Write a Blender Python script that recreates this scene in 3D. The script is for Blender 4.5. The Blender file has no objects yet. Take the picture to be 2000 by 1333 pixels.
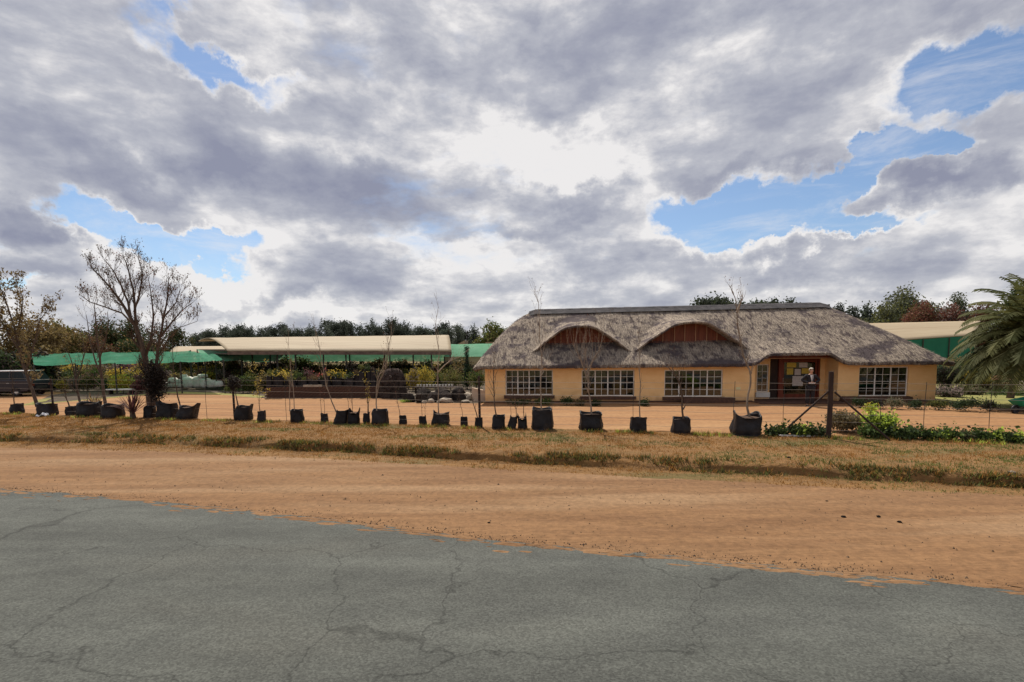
import bpy, bmesh, math, random
import numpy as np
from mathutils import Vector, Matrix, noise
S = bpy.context.scene
C = S.collection
R = math.radians
rnd = random.Random(7)

# ------------------------------------------------------------------ camera
CAM_H = 2.6
PITCH, ROLL = R(5.0), R(0.52)
cam_d = bpy.data.cameras.new('camera'); cam = bpy.data.objects.new('camera', cam_d); C.objects.link(cam)
cam_d.sensor_width = 36; cam_d.lens = 18.0
cam_d.clip_start = 0.1; cam_d.clip_end = 4000
FPX = 1000.0
SHIFT = (FPX * math.tan(PITCH) + 21.5) / 2000.0
cam_d.shift_y = SHIFT
CAMM = Matrix.Rotation(math.pi / 2 - PITCH, 3, 'X') @ Matrix.Rotation(-ROLL, 3, 'Z')
cam.matrix_world = Matrix.Translation((0, 0, CAM_H)) @ CAMM.to_4x4()
S.camera = cam
ORG = Vector((0, 0, CAM_H))

def ray(px, py):
    x = (px - 1000.0) / FPX
    y = (666.5 - py + SHIFT * 2000.0) / FPX
    return CAMM @ Vector((x, y, -1.0))
def at(px, py, z=0.0):
    d = ray(px, py); t = (z - CAM_H) / d.z
    return ORG + d * t
def atY(px, py, Y):
    d = ray(px, py); return ORG + d * (Y / d.y)

# ------------------------------------------------------------------ light and sky
SUN_AZ, SUN_EL = R(-17.0), R(53.0)
sd = Vector((math.sin(SUN_AZ) * math.cos(SUN_EL), math.cos(SUN_AZ) * math.cos(SUN_EL), math.sin(SUN_EL)))
sun_d = bpy.data.lights.new('sun', 'SUN'); sun_d.energy = 5.0; sun_d.angle = R(0.6); sun_d.color = (1.0, 0.93, 0.82)
sun = bpy.data.objects.new('sun', sun_d); C.objects.link(sun)
sun.rotation_euler = sd.to_track_quat('Z', 'Y').to_euler(); sun.location = (0, 0, 40)
S.view_settings.view_transform = 'Standard'; S.view_settings.look = 'None'
S.view_settings.exposure = 0.26; S.view_settings.gamma = 1.0
S.view_settings.use_curve_mapping = False

W = bpy.data.worlds.new('World'); S.world = W; W.use_nodes = True
nt = W.node_tree; nt.nodes.clear()
def N(t, **k):
    n = nt.nodes.new(t)
    for a, b in k.items(): setattr(n, a, b)
    return n
def L(a, b): nt.links.new(a, b)
def M(op, a, b=None, clamp=False):
    n = N('ShaderNodeMath', operation=op); n.use_clamp = clamp
    for i, v in enumerate((a, b)):
        if v is None: continue
        if isinstance(v, (int, float)): n.inputs[i].default_value = v
        else: L(v, n.inputs[i])
    return n.outputs[0]
tc = N('ShaderNodeTexCoord'); sep = N('ShaderNodeSeparateXYZ'); L(tc.outputs['Generated'], sep.inputs[0])
dx, dy, dz = sep.outputs
az = M('ARCTAN2', dx, dy); el = M('ARCSINE', dz)
comb = N('ShaderNodeCombineXYZ'); L(az, comb.inputs[0]); L(el, comb.inputs[1])
zz = M('ADD', M('MAXIMUM', dz, 0.0), 0.16)
pl = N('ShaderNodeCombineXYZ'); L(M('DIVIDE', dx, zz), pl.inputs[0]); L(M('DIVIDE', dy, zz), pl.inputs[1])
def noise_n(vec, scale, detail, rough=0.55, dist=0.0, off=(0, 0, 0), sc=(1, 1, 1)):
    mp = N('ShaderNodeMapping'); mp.inputs['Location'].default_value = off; mp.inputs['Scale'].default_value = sc
    L(vec, mp.inputs['Vector'])
    n = N('ShaderNodeTexNoise'); n.inputs['Scale'].default_value = scale; n.inputs['Detail'].default_value = detail
    n.inputs['Roughness'].default_value = rough; n.inputs['Distortion'].default_value = dist
    L(mp.outputs[0], n.inputs['Vector']); return n.outputs[0]
n1 = noise_n(pl.outputs[0], 0.85, 9, 0.56, 0.15, (3.1, 1.7, 0))
n2 = noise_n(pl.outputs[0], 2.2, 8, 0.6, 0.05, (9.3, 4.2, 0))
# the wobble that makes every cloud outline ragged
wv = N('ShaderNodeTexNoise'); wv.inputs['Scale'].default_value = 5.5; wv.inputs['Detail'].default_value = 7; wv.inputs['Roughness'].default_value = 0.6
L(comb.outputs[0], wv.inputs['Vector'])
ws = N('ShaderNodeVectorMath', operation='SUBTRACT'); L(wv.outputs['Color'], ws.inputs[0]); ws.inputs[1].default_value = (0.5, 0.5, 0.5)
wsc = N('ShaderNodeVectorMath', operation='SCALE'); L(ws.outputs[0], wsc.inputs[0]); wsc.inputs['Scale'].default_value = 0.26
wadd = N('ShaderNodeVectorMath', operation='ADD'); L(comb.outputs[0], wadd.inputs[0]); L(wsc.outputs[0], wadd.inputs[1])
def blob(px, py, rx, ry, ang=0, amp=1.0):
    d = ray(px, py).normalized(); a0 = math.atan2(d.x, d.y); e0 = math.asin(d.z)
    d2 = ray(px + rx, py).normalized(); d3 = ray(px, py - ry).normalized()
    sx = abs(math.atan2(d2.x, d2.y) - a0); sy = abs(math.asin(d3.z) - e0)
    mp = N('ShaderNodeMapping', vector_type='TEXTURE')
    mp.inputs['Location'].default_value = (a0, e0, 0); mp.inputs['Rotation'].default_value = (0, 0, R(ang)); mp.inputs['Scale'].default_value = (sx, sy, 1)
    L(wadd.outputs[0], mp.inputs['Vector'])
    ln = N('ShaderNodeVectorMath', operation='LENGTH'); L(mp.outputs[0], ln.inputs[0])
    mr = N('ShaderNodeMapRange', interpolation_type='SMOOTHSTEP')
    mr.inputs['From Min'].default_value = 0.15; mr.inputs['From Max'].default_value = 1.15
    mr.inputs['To Min'].default_value = amp; mr.inputs['To Max'].default_value = 0.0
    L(ln.outputs['Value'], mr.inputs['Value']); return mr.outputs[0]
def total(lst):
    s = lst[0]
    for v in lst[1:]: s = M('ADD', s, v)
    return s
holes = total([blob(200, 410, 150, 52, -14), blob(350, 462, 150, 36, -18), blob(1360, 415, 130, 62, 4), blob(1560, 395, 210, 78, 10),
               blob(1700, 340, 180, 60, 18), blob(1830, 300, 120, 40, 20), blob(1480, 455, 170, 38, 0, .8), blob(1690, 455, 140, 26, 4, .7),
               blob(30, 540, 60, 16, 0, .6), blob(1920, 120, 260, 110, 20, .9), blob(430, 100, 200, 50, -12, .6)])
fills = total([blob(1880, 370, 130, 42, 12, .9), blob(1790, 385, 70, 26, 10, .7), blob(1440, 345, 90, 34, 10, .5), blob(1600, 500, 260, 30, 4, .5), blob(120, 450, 120, 40, -20, .5)])
darks = total([blob(690, 400, 300, 120, -12, 1.0), blob(300, 320, 330, 55, -6, .7), blob(60, 420, 70, 55, 0, .8), blob(110, 520, 180, 45, -8, .75),
               blob(480, 570, 170, 34, 0, .7), blob(1130, 385, 130, 50, 0, .7), blob(1050, 460, 140, 30, 0, .6), blob(760, 530, 130, 40, 0, .55),
               blob(1340, 520, 150, 60, 0, .35), blob(1940, 330, 90, 40, 0, .5), blob(1750, 520, 300, 34, 2, .35), blob(1150, 540, 150, 40, 0, .45)])
lights = total([blob(1080, 290, 260, 90, 0, 1.0), blob(330, 500, 260, 40, -14, .9), blob(700, 290, 90, 40, -10, .5), blob(340, 335, 90, 26, -6, .6),
                blob(600, 600, 200, 34, 0, .7), blob(900, 500, 150, 30, 0, .5), blob(1330, 455, 130, 40, 0, .5), blob(1500, 480, 200, 30, 4, .4)])
cov = M('ADD', M('ADD', M('MULTIPLY', n1, 1.0), M('MULTIPLY', M('SUBTRACT', n2, 0.5), 0.42)), 0.16)
cov = M('ADD', M('SUBTRACT', cov, M('MULTIPLY', M('MINIMUM', holes, 1.15), 0.76)), M('MULTIPLY', fills, 0.42))
mr = N('ShaderNodeMapRange', interpolation_type='SMOOTHSTEP'); mr.inputs['From Min'].default_value = 0.28; mr.inputs['From Max'].default_value = 0.56
n4 = noise_n(comb.outputs[0], 11.0, 7, 0.6, 0.1, (4, 2, 7), (1, 2.4, 1))
L(M('ADD', cov, M('MULTIPLY', M('SUBTRACT', n4, 0.5), 0.34)), mr.inputs['Value']); n5 = noise_n(comb.outputs[0], 4.5, 9, 0.68, 0.6, (7, 5, 2), (1, 3.6, 1))
w5 = N('ShaderNodeMapRange', interpolation_type='SMOOTHSTEP'); w5.inputs['From Min'].default_value = 0.46; w5.inputs['From Max'].default_value = 0.78; w5.inputs['To Min'].default_value = 0.03; w5.inputs['To Max'].default_value = 0.50; L(n5, w5.inputs['Value'])
mask = M('MAXIMUM', M('MULTIPLY', mr.outputs[0], 0.97), w5.outputs[0])
n3 = noise_n(comb.outputs[0], 6.5, 9, 0.60, 0.12, (1, 2, 3), (1, 2.0, 1))
thick = M('ADD', M('MULTIPLY', M('SUBTRACT', cov, 0.50), 1.25), M('MULTIPLY', M('SUBTRACT', n3, 0.415), 2.1))
thick = M('ADD', thick, M('MULTIPLY', M('SUBTRACT', darks, lights), 0.50))
hz = N('ShaderNodeMapRange', interpolation_type='SMOOTHSTEP'); hz.inputs['From Min'].default_value = 0.0; hz.inputs['From Max'].default_value = R(22); hz.inputs['To Min'].default_value = 0.24; hz.inputs['To Max'].default_value = 0.0; L(el, hz.inputs['Value'])
thick = M('SUBTRACT', thick, hz.outputs[0])
rp = N('ShaderNodeValToRGB'); L(thick, rp.inputs[0]); e = rp.color_ramp.elements
e[0].position = 0.0; e[0].color = (1.0, 0.975, 0.965, 1)
e[1].position = 1.0; e[1].color = (0.32, 0.335, 0.44, 1)
for pos, c in ((0.14, (0.80, 0.79, 0.81, 1)), (0.34, (0.58, 0.59, 0.65, 1)), (0.62, (0.43, 0.445, 0.53, 1))):
    x = e.new(pos); x.color = c
sky = N('ShaderNodeTexSky', sky_type='NISHITA'); sky.sun_disc = False; sky.sun_elevation = SUN_EL; sky.sun_rotation = SUN_AZ
sky.air_density = 1.0; sky.dust_density = 0.3; sky.ozone_density = 4.0
bg1 = N('ShaderNodeBackground'); bg1.inputs['Strength'].default_value = 0.092; L(sky.outputs[0], bg1.inputs['Color'])
bg2 = N('ShaderNodeBackground'); bg2.inputs['Strength'].default_value = 0.72; L(rp.outputs[0], bg2.inputs['Color'])
mx = N('ShaderNodeMixShader'); L(mask, mx.inputs[0]); L(bg1.outputs[0], mx.inputs[1]); L(bg2.outputs[0], mx.inputs[2])
wo = N('ShaderNodeOutputWorld'); L(mx.outputs[0], wo.inputs['Surface'])
W.cycles.sampling_method = 'MANUAL'; W.cycles.sample_map_resolution = 512
S.cycles.max_bounces = 6; S.cycles.diffuse_bounces = 3; S.cycles.glossy_bounces = 2; S.cycles.transmission_bounces = 4; S.cycles.transparent_max_bounces = 8
S.cycles.use_denoising = True

# ------------------------------------------------------------------ helpers
def link(o, parent=None):
    C.objects.link(o)
    if parent is not None: o.parent = parent
    return o
def tag(o, label=None, cat=None, group=None, kind=None):
    if label: o['label'] = label
    if cat: o['category'] = cat
    if group: o['group'] = group
    if kind: o['kind'] = kind
    return o
def thing(name, label, cat, loc=(0, 0, 0), rz=0.0, group=None):
    o = bpy.data.objects.new(name, None); C.objects.link(o); o.location = loc; o.rotation_euler = (0, 0, rz)
    o.empty_display_size = 0.2
    return tag(o, label, cat, group)
class MB:
    """collects faces of one mesh"""
    def __init__(s): s.v = []; s.f = []; s.m = []
    def add(s, vs, fs, mi=0):
        b = len(s.v); s.v.extend([tuple(v) for v in vs]); s.f.extend([tuple(b + i for i in f) for f in fs]); s.m.extend([mi] * len(fs)); return s
    def box(s, x0, x1, y0, y1, z0, z1, mi=0):
        return s.add([(x0, y0, z0), (x1, y0, z0), (x1, y1, z0), (x0, y1, z0), (x0, y0, z1), (x1, y0, z1), (x1, y1, z1), (x0, y1, z1)],
                     [(0, 3, 2, 1), (4, 5, 6, 7), (0, 1, 5, 4), (1, 2, 6, 5), (2, 3, 7, 6), (3, 0, 4, 7)], mi)
    def tube(s, pts, rad, n=6, mi=0, cap=True):
        pts = [Vector(p) for p in pts]
        if not hasattr(rad, '__len__'): rad = [rad] * len(pts)
        b = len(s.v); k = len(pts); ref = Vector((0.31, 0.95, 0.05))
        for i, p in enumerate(pts):
            t = (pts[min(i + 1, k - 1)] - pts[max(i - 1, 0)])
            if t.length < 1e-9: t = Vector((0, 0, 1))
            t.normalize(); a = t.cross(ref)
            if a.length < 0.1: a = t.cross(Vector((1, 0, 0)))
            a.normalize(); c = t.cross(a)
            for j in range(n):
                w = 2 * math.pi * j / n; q = p + (a * math.cos(w) + c * math.sin(w)) * rad[i]
                s.v.append((q.x, q.y, q.z))
        for i in range(k - 1):
            for j in range(n):
                j2 = (j + 1) % n
                s.f.append((b + i * n + j, b + i * n + j2, b + (i + 1) * n + j2, b + (i + 1) * n + j)); s.m.append(mi)
        if cap:
            s.f.append(tuple(b + j for j in reversed(range(n)))); s.m.append(mi)
            s.f.append(tuple(b + (k - 1) * n + j for j in range(n))); s.m.append(mi)
        return s
    def lathe(s, prof, n=16, cx=0, cy=0, mi=0, fn=None):
        b = len(s.v); k = len(prof)
        for i, (r, z) in enumerate(prof):
            for j in range(n):
                w = 2 * math.pi * j / n
                p = (cx + r * math.cos(w), cy + r * math.sin(w), z)
                s.v.append(fn(p, w, i) if fn else p)
        for i in range(k - 1):
            for j in range(n):
                j2 = (j + 1) % n
                s.f.append((b + i * n + j, b + i * n + j2, b + (i + 1) * n + j2, b + (i + 1) * n + j)); s.m.append(mi)
        return s
    def mesh(s, name, mats):
        me = bpy.data.meshes.new(name); me.from_pydata(s.v, [], s.f)
        if not isinstance(mats, (list, tuple)): mats = [mats]
        for m in mats: me.materials.append(m)
        if len(mats) > 1: me.polygons.foreach_set('material_index', s.m)
        me.update(); return me
    def build(s, name, mats, parent=None, smooth=False):
        me = s.mesh(name, mats)
        if smooth: me.polygons.foreach_set('use_smooth', [True] * len(me.polygons))
        return link(bpy.data.objects.new(name, me), parent)
def cp(o, parent=None, name=None):
    c = o.copy(); C.objects.link(c); c.parent = parent
    for ch in [x for x in o.children]: cp(ch, c)
    return c

def new_mat(name):
    m = bpy.data.materials.new(name); m.use_nodes = True; m.node_tree.nodes.clear(); return m
def mat(name, c1, c2=None, scale=4.0, rough=0.9, bump=0.0, bscale=None, stretch=(1, 1, 1), c3=None, s3=1.0, t3=(0.55, 0.7), rot=0.0, spec=0.25,
        metal=0.0, coat=0.0, grain=None, detail=6, trans=0.0, contrast=(0.35, 0.65), rand=0.0, alpha=1.0):
    m = new_mat(name); t = m.node_tree
    def n(k, **kw):
        x = t.nodes.new(k)
        for a, b in kw.items(): setattr(x, a, b)
        return x
    l = t.links.new
    b = n('ShaderNodeBsdfPrincipled'); o = n('ShaderNodeOutputMaterial')
    b.inputs['Roughness'].default_value = rough; b.inputs['Specular IOR Level'].default_value = spec; b.inputs['Metallic'].default_value = metal
    b.inputs['Coat Weight'].default_value = coat
    tc = n('ShaderNodeTexCoord'); mp = n('ShaderNodeMapping'); mp.inputs['Scale'].default_value = stretch; mp.inputs['Rotation'].default_value = (0, 0, rot)
    l(tc.outputs['Object'], mp.inputs['Vector'])
    col = None
    if c2 is None: c2 = tuple(x * 0.86 for x in c1)
    nz = n('ShaderNodeTexNoise'); nz.inputs['Scale'].default_value = scale; nz.inputs['Detail'].default_value = detail; nz.inputs['Roughness'].default_value = 0.6
    l(mp.outputs[0], nz.inputs['Vector'])
    r = n('ShaderNodeMapRange'); r.inputs['From Min'].default_value = contrast[0]; r.inputs['From Max'].default_value = contrast[1]; l(nz.outputs[0], r.inputs['Value'])
    mx = n('ShaderNodeMix', data_type='RGBA'); l(r.outputs[0], mx.inputs['Factor'])
    mx.inputs[6].default_value = (*c1, 1); mx.inputs[7].default_value = (*c2, 1); col = mx.outputs[2]
    if c3 is not None:
        n3 = n('ShaderNodeTexNoise'); n3.inputs['Scale'].default_value = s3; n3.inputs['Detail'].default_value = 5; l(mp.outputs[0], n3.inputs['Vector'])
        r3 = n('ShaderNodeMapRange', interpolation_type='SMOOTHSTEP'); r3.inputs['From Min'].default_value = t3[0]; r3.inputs['From Max'].default_value = t3[1]
        l(n3.outputs[0], r3.inputs['Value'])
        m3 = n('ShaderNodeMix', data_type='RGBA'); l(r3.outputs[0], m3.inputs['Factor']); l(col, m3.inputs[6]); m3.inputs[7].default_value = (*c3, 1); col = m3.outputs[2]
    if grain:
        ng = n('ShaderNodeTexNoise'); ng.inputs['Scale'].default_value = grain[0]; ng.inputs['Detail'].default_value = 8; ng.inputs['Roughness'].default_value = 0.75; l(tc.outputs['Object'], ng.inputs['Vector'])
        rg = n('ShaderNodeMapRange'); rg.inputs['From Min'].default_value = 0.36; rg.inputs['From Max'].default_value = 0.64; rg.inputs['To Min'].default_value = 1 - grain[1]; rg.inputs['To Max'].default_value = 1 + grain[1]
        l(ng.outputs[0], rg.inputs['Value']); hg = n('ShaderNodeHueSaturation'); l(rg.outputs[0], hg.inputs['Value']); l(col, hg.inputs['Color']); col = hg.outputs[0]
    if rand > 0:
        oi = n('ShaderNodeObjectInfo'); hs = n('ShaderNodeHueSaturation'); rr = n('ShaderNodeMapRange')
        rr.inputs['To Min'].default_value = 1 - rand; rr.inputs['To Max'].default_value = 1 + rand
        l(oi.outputs['Random'], rr.inputs['Value']); l(rr.outputs[0], hs.inputs['Value']); l(col, hs.inputs['Color']); col = hs.outputs[0]
    l(col, b.inputs['Base Color'])
    if bump > 0:
        nb = n('ShaderNodeTexNoise'); nb.inputs['Scale'].default_value = bscale or scale * 4; nb.inputs['Detail'].default_value = 6
        l(mp.outputs[0], nb.inputs['Vector'])
        bp = n('ShaderNodeBump'); bp.inputs['Strength'].default_value = 0.8; bp.inputs['Distance'].default_value = bump
        l(nb.outputs[0], bp.inputs['Height']); l(bp.outputs[0], b.inputs['Normal'])
    out = b.outputs[0]
    if trans > 0:
        tr = n('ShaderNodeBsdfTranslucent'); l(col, tr.inputs['Color']); ms = n('ShaderNodeMixShader'); ms.inputs[0].default_value = trans
        l(out, ms.inputs[1]); l(tr.outputs[0], ms.inputs[2]); out = ms.outputs[0]
    if alpha < 1:
        tp = n('ShaderNodeBsdfTransparent'); ms = n('ShaderNodeMixShader'); ms.inputs[0].default_value = alpha
        l(tp.outputs[0], ms.inputs[1]); l(out, ms.inputs[2]); out = ms.outputs[0]
    l(out, o.inputs['Surface'])
    return m
def glass(name, tint=(0.8, 0.85, 0.85), refl=0.12):
    m = new_mat(name); t = m.node_tree; l = t.links.new
    o = t.nodes.new('ShaderNodeOutputMaterial'); tp = t.nodes.new('ShaderNodeBsdfTransparent'); tp.inputs[0].default_value = (*tint, 1)
    g = t.nodes.new('ShaderNodeBsdfGlossy'); g.inputs['Roughness'].default_value = 0.03; g.inputs['Color'].default_value = (0.9, 0.95, 1, 1)
    ms = t.nodes.new('ShaderNodeMixShader'); ms.inputs[0].default_value = refl
    l(tp.outputs[0], ms.inputs[1]); l(g.outputs[0], ms.inputs[2]); l(ms.outputs[0], o.inputs['Surface']); return m

MT = {}
MT['dirt'] = mat('dirt', (0.205, 0.112, 0.052), (0.148, 0.077, 0.035), 1.3, 1.0, 0.02, 14, (0.22, 1.9, 1), (0.235, 0.143, 0.076), 0.45, (0.45, 0.7), rot=R(12), grain=(9, .22))
MT['yard'] = mat('yard_dirt', (0.29, 0.155, 0.068), (0.225, 0.11, 0.047), 1.1, 1.0, 0.012, 14, (0.2, 1.5, 1), (0.32, 0.185, 0.087), 0.3, (0.5, 0.75), grain=(5, .18))
MT['verge'] = mat('verge_soil', (0.215, 0.115, 0.042), (0.145, 0.078, 0.03), 2.2, 1.0, 0.04, 20, (0.5, 1.7, 1), (0.11, 0.085, 0.03), 0.6, (0.52, 0.72), grain=(6, .2))
MT['ground'] = mat('far_ground', (0.22, 0.16, 0.07), (0.13, 0.11, 0.045), 0.4, 1.0, 0.02, 6, c3=(0.30, 0.2, 0.1), s3=0.1)
MT['nursery'] = mat('nursery_soil', (0.085, 0.06, 0.038), (0.05, 0.038, 0.026), 1.2, 1.0, 0.02, 10)
MT['asphalt'] = mat('asphalt', (0.078, 0.082, 0.073), (0.058, 0.061, 0.055), 2.4, 0.92, 0.010, 60, (0.45, 1.1, 1), (0.072, 0.072, 0.062), 0.5, (0.5, 0.8), rot=R(14), spec=0.25, grain=(40, .16))
def asphalt():
    m = MT['asphalt']; t = m.node_tree; l = t.links.new; b = [x for x in t.nodes if x.type == 'BSDF_PRINCIPLED'][0]
    src = b.inputs['Base Color'].links[0].from_socket; tc = [x for x in t.nodes if x.type == 'TEX_COORD'][0]
    def n(k, **kw):
        x = t.nodes.new(k)
        for a, q in kw.items(): setattr(x, a, q)
        return x
    # fine winding cracks
    wn = n('ShaderNodeTexNoise'); wn.inputs['Scale'].default_value = 1.7; wn.inputs['Detail'].default_value = 6; l(tc.outputs['Object'], wn.inputs['Vector'])
    ad = n('ShaderNodeVectorMath', operation='MULTIPLY_ADD'); l(wn.outputs['Color'], ad.inputs[0]); ad.inputs[1].default_value = (.9, .9, 0); l(tc.outputs['Object'], ad.inputs[2])
    v = n('ShaderNodeTexVoronoi', feature='DISTANCE_TO_EDGE'); v.inputs['Scale'].default_value = 0.34; l(ad.outputs[0], v.inputs['Vector'])
    r = n('ShaderNodeMapRange'); r.inputs['From Min'].default_value = 0.0; r.inputs['From Max'].default_value = 0.006; r.inputs['To Min'].default_value = .55; r.inputs['To Max'].default_value = 1; l(v.outputs['Distance'], r.inputs['Value'])
    # worn wheel lanes running with the road
    mp = n('ShaderNodeMapping'); mp.inputs['Rotation'].default_value = (0, 0, R(14)); mp.inputs['Scale'].default_value = (.02, .8, 1); l(tc.outputs['Object'], mp.inputs[0])
    ln = n('ShaderNodeTexNoise'); ln.inputs['Scale'].default_value = 1.0; ln.inputs['Detail'].default_value = 3; l(mp.outputs[0], ln.inputs['Vector'])
    r2 = n('ShaderNodeMapRange'); r2.inputs['From Min'].default_value = .3; r2.inputs['From Max'].default_value = .7; r2.inputs['To Min'].default_value = .80; r2.inputs['To Max'].default_value = 1.22; l(ln.outputs[0], r2.inputs['Value'])
    # stone chips
    ch = n('ShaderNodeTexVoronoi'); ch.inputs['Scale'].default_value = 55; l(tc.outputs['Object'], ch.inputs['Vector'])
    sp = n('ShaderNodeSeparateColor'); l(ch.outputs['Color'], sp.inputs[0]); r3 = n('ShaderNodeMapRange'); r3.inputs['To Min'].default_value = .72; r3.inputs['To Max'].default_value = 1.3; l(sp.outputs[0], r3.inputs['Value'])
    m1 = n('ShaderNodeMath', operation='MULTIPLY'); l(r.outputs[0], m1.inputs[0]); l(r2.outputs[0], m1.inputs[1]); m2 = n('ShaderNodeMath', operation='MULTIPLY'); l(m1.outputs[0], m2.inputs[0]); l(r3.outputs[0], m2.inputs[1])
    h = n('ShaderNodeHueSaturation'); l(m2.outputs[0], h.inputs['Value']); l(src, h.inputs['Color']); l(h.outputs[0], b.inputs['Base Color'])
asphalt()
def stain_walls():
    m = MT['plaster']; t = m.node_tree; l = t.links.new; b = [x for x in t.nodes if x.type == 'BSDF_PRINCIPLED'][0]
    src = b.inputs['Base Color'].links[0].from_socket; tc = [x for x in t.nodes if x.type == 'TEX_COORD'][0]
    sp = t.nodes.new('ShaderNodeSeparateXYZ'); l(tc.outputs['Object'], sp.inputs[0])
    nz = t.nodes.new('ShaderNodeTexNoise'); nz.inputs['Scale'].default_value = 2.6; nz.inputs['Detail'].default_value = 7; l(tc.outputs['Object'], nz.inputs['Vector'])
    a = t.nodes.new('ShaderNodeMath'); a.operation = 'MULTIPLY_ADD'; l(nz.outputs[0], a.inputs[0]); a.inputs[1].default_value = -.75; l(sp.outputs[2], a.inputs[2])
    r = t.nodes.new('ShaderNodeMapRange'); r.interpolation_type = 'SMOOTHSTEP'; r.inputs['From Min'].default_value = -.42; r.inputs['From Max'].default_value = .10; r.inputs['To Min'].default_value = .62; r.inputs['To Max'].default_value = 0
    l(a.outputs[0], r.inputs['Value'])
    x = t.nodes.new('ShaderNodeMix'); x.data_type = 'RGBA'; l(r.outputs[0], x.inputs[0]); l(src, x.inputs[6]); x.inputs[7].default_value = (.38, .20, .10, 1); l(x.outputs[2], b.inputs['Base Color'])
MT['lawn'] = mat('lawn', (0.16, 0.17, 0.045), (0.24, 0.21, 0.07), 1.2, 1.0, 0.02, 25)
MT['plaster'] = mat('ochre_plaster', (0.92, 0.60, 0.29), (0.84, 0.52, 0.23), 1.6, 0.9, 0.006, 22, (1, 1, 1.6), (0.66, 0.40, 0.17), 0.7, (0.58, 0.85))
stain_walls()
MT['thatch'] = None
MT['cement'] = mat('ridge_cement', (0.085, 0.078, 0.082), (0.04, 0.038, 0.042), 3, 0.95, 0.02, 20)
MT['white'] = mat('white_steel', (0.78, 0.75, 0.70), None, 6, 0.5)
MT['glass'] = glass('window_glass', (0.42, 0.44, 0.42), 0.075)
MT['brownbrick'] = mat('brown_face_brick', (0.12, 0.06, 0.04), (0.07, 0.04, 0.03), 9, 0.9, 0.01, 30)
MT['redwood'] = mat('red_stained_wood', (0.20, 0.045, 0.022), (0.13, 0.028, 0.014), 5, 0.6, 0.004, 30, (1, 1, 0.2))
MT['dormerwood'] = mat('dormer_boards', (0.20, 0.068, 0.04), (0.12, 0.04, 0.026), 4, 0.8, 0.004, 30, (3, 1, 0.3))
MT['palestrip'] = mat('pale_strip_wood', (0.36, 0.20, 0.12), None, 6, 0.8)
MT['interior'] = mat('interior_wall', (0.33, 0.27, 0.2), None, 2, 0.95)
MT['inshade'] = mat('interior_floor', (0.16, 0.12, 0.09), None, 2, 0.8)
MT['bag'] = mat('black_plastic_bag', (0.010, 0.009, 0.011), (0.020, 0.018, 0.021), 5, 0.5, 0.03, 7, (1, 1, 1), (0.045, 0.03, 0.02), 2.2, (.55, .75), spec=0.22, rand=0.35)
MT['soil'] = mat('potting_soil', (0.09, 0.05, 0.03), (0.05, 0.03, 0.02), 20, 1.0, 0.01, 40)
MT['bark'] = mat('bark', (0.13, 0.09, 0.065), (0.075, 0.052, 0.04), 9, 0.95, 0.01, 30, (1, 1, 0.3), rand=0.15)
MT['palebark'] = mat('pale_bark', (0.36, 0.28, 0.21), (0.2, 0.15, 0.11), 12, 0.9, 0.004, 40, (1, 1, 0.3), rand=0.2)
MT['post'] = mat('creosote_post', (0.055, 0.032, 0.025), (0.03, 0.02, 0.017), 9, 0.85, 0.006, 30, (1, 1, 0.2))
MT['wire'] = mat('fence_wire', (0.33, 0.28, 0.24), None, 5, 0.5, metal=0.4)
MT['polywhite'] = mat('greenhouse_plastic', (0.43, 0.35, 0.235), (0.32, 0.25, 0.16), 1.5, 0.7, 0.01, 5, (0.10, 3.5, 1), (0.30, 0.21, 0.13), 0.8, (0.5, 0.75), trans=0.2)
MT['fascia'] = mat('shed_fascia', (0.2, 0.14, 0.11), (0.11, 0.08, 0.065), 4, 0.9)
MT['net'] = mat('green_shade_net', (0.03, 0.30, 0.16), (0.018, 0.20, 0.10), 1.1, 0.8, 0.02, 3, (1, 1, 1), (0.10, 0.36, 0.22), .6, (.5, .75), trans=0.5, alpha=0.80)
MT['netpale'] = mat('pale_green_net', (0.20, 0.52, 0.33), (0.13, 0.42, 0.25), 1.2, 0.8, 0.01, 4, trans=0.5, alpha=0.85)
MT['netteal'] = mat('teal_green_net', (0.03, 0.20, 0.13), None, 1.2, 0.8, 0.01, 4, trans=0.4)
MT['pole'] = mat('dark_pole', (0.05, 0.045, 0.04), None, 6, 0.7)
MT['stone'] = mat('pale_stone', (0.40, 0.34, 0.27), (0.26, 0.22, 0.17), 3, 0.95, 0.02, 12, rand=0.25)
MT['darkstone'] = mat('dark_stone', (0.050, 0.04, 0.036), (0.022, 0.02, 0.018), 3, 1.0, 0.08, 6, rand=0.3, spec=.03)
MT['heap'] = mat('brown_heap', (0.075, 0.055, 0.048), (0.03, 0.024, 0.022), 5, 1.0, 0.05, 12, spec=.03)
MT['whitesack'] = mat('pale_wrapping', (0.78, 0.74, 0.69), (0.55, 0.51, 0.47), 4, 0.6, 0.02, 8, rand=0.2)
def leafm(name, c, c2, rand=0.2, scale=1.6, trans=0.35): return mat(name, c, c2, scale, 0.75, trans=trans, rand=rand, spec=0.2, detail=3)
MT['pine'] = leafm('hazed_pine_needles', (0.050, 0.064, 0.052), (0.078, 0.09, 0.064), 0.35, 0.35)  # needle colour lightened and blued to carry distance haze
MT['olive'] = leafm('olive_leaves', (0.10, 0.115, 0.032), (0.17, 0.165, 0.045), 0.2, 0.7)
MT['brownleaf'] = leafm('autumn_leaves', (0.15, 0.10, 0.05), (0.095, 0.075, 0.035), 0.25, 0.6)
MT['browngreen'] = leafm('turning_leaves', (0.17, 0.135, 0.055), (0.26, 0.18, 0.075), 0.25, 0.5)
MT['redleaf'] = leafm('russet_leaves', (0.19, 0.07, 0.045), (0.13, 0.05, 0.035), 0.2, 0.7)
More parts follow.
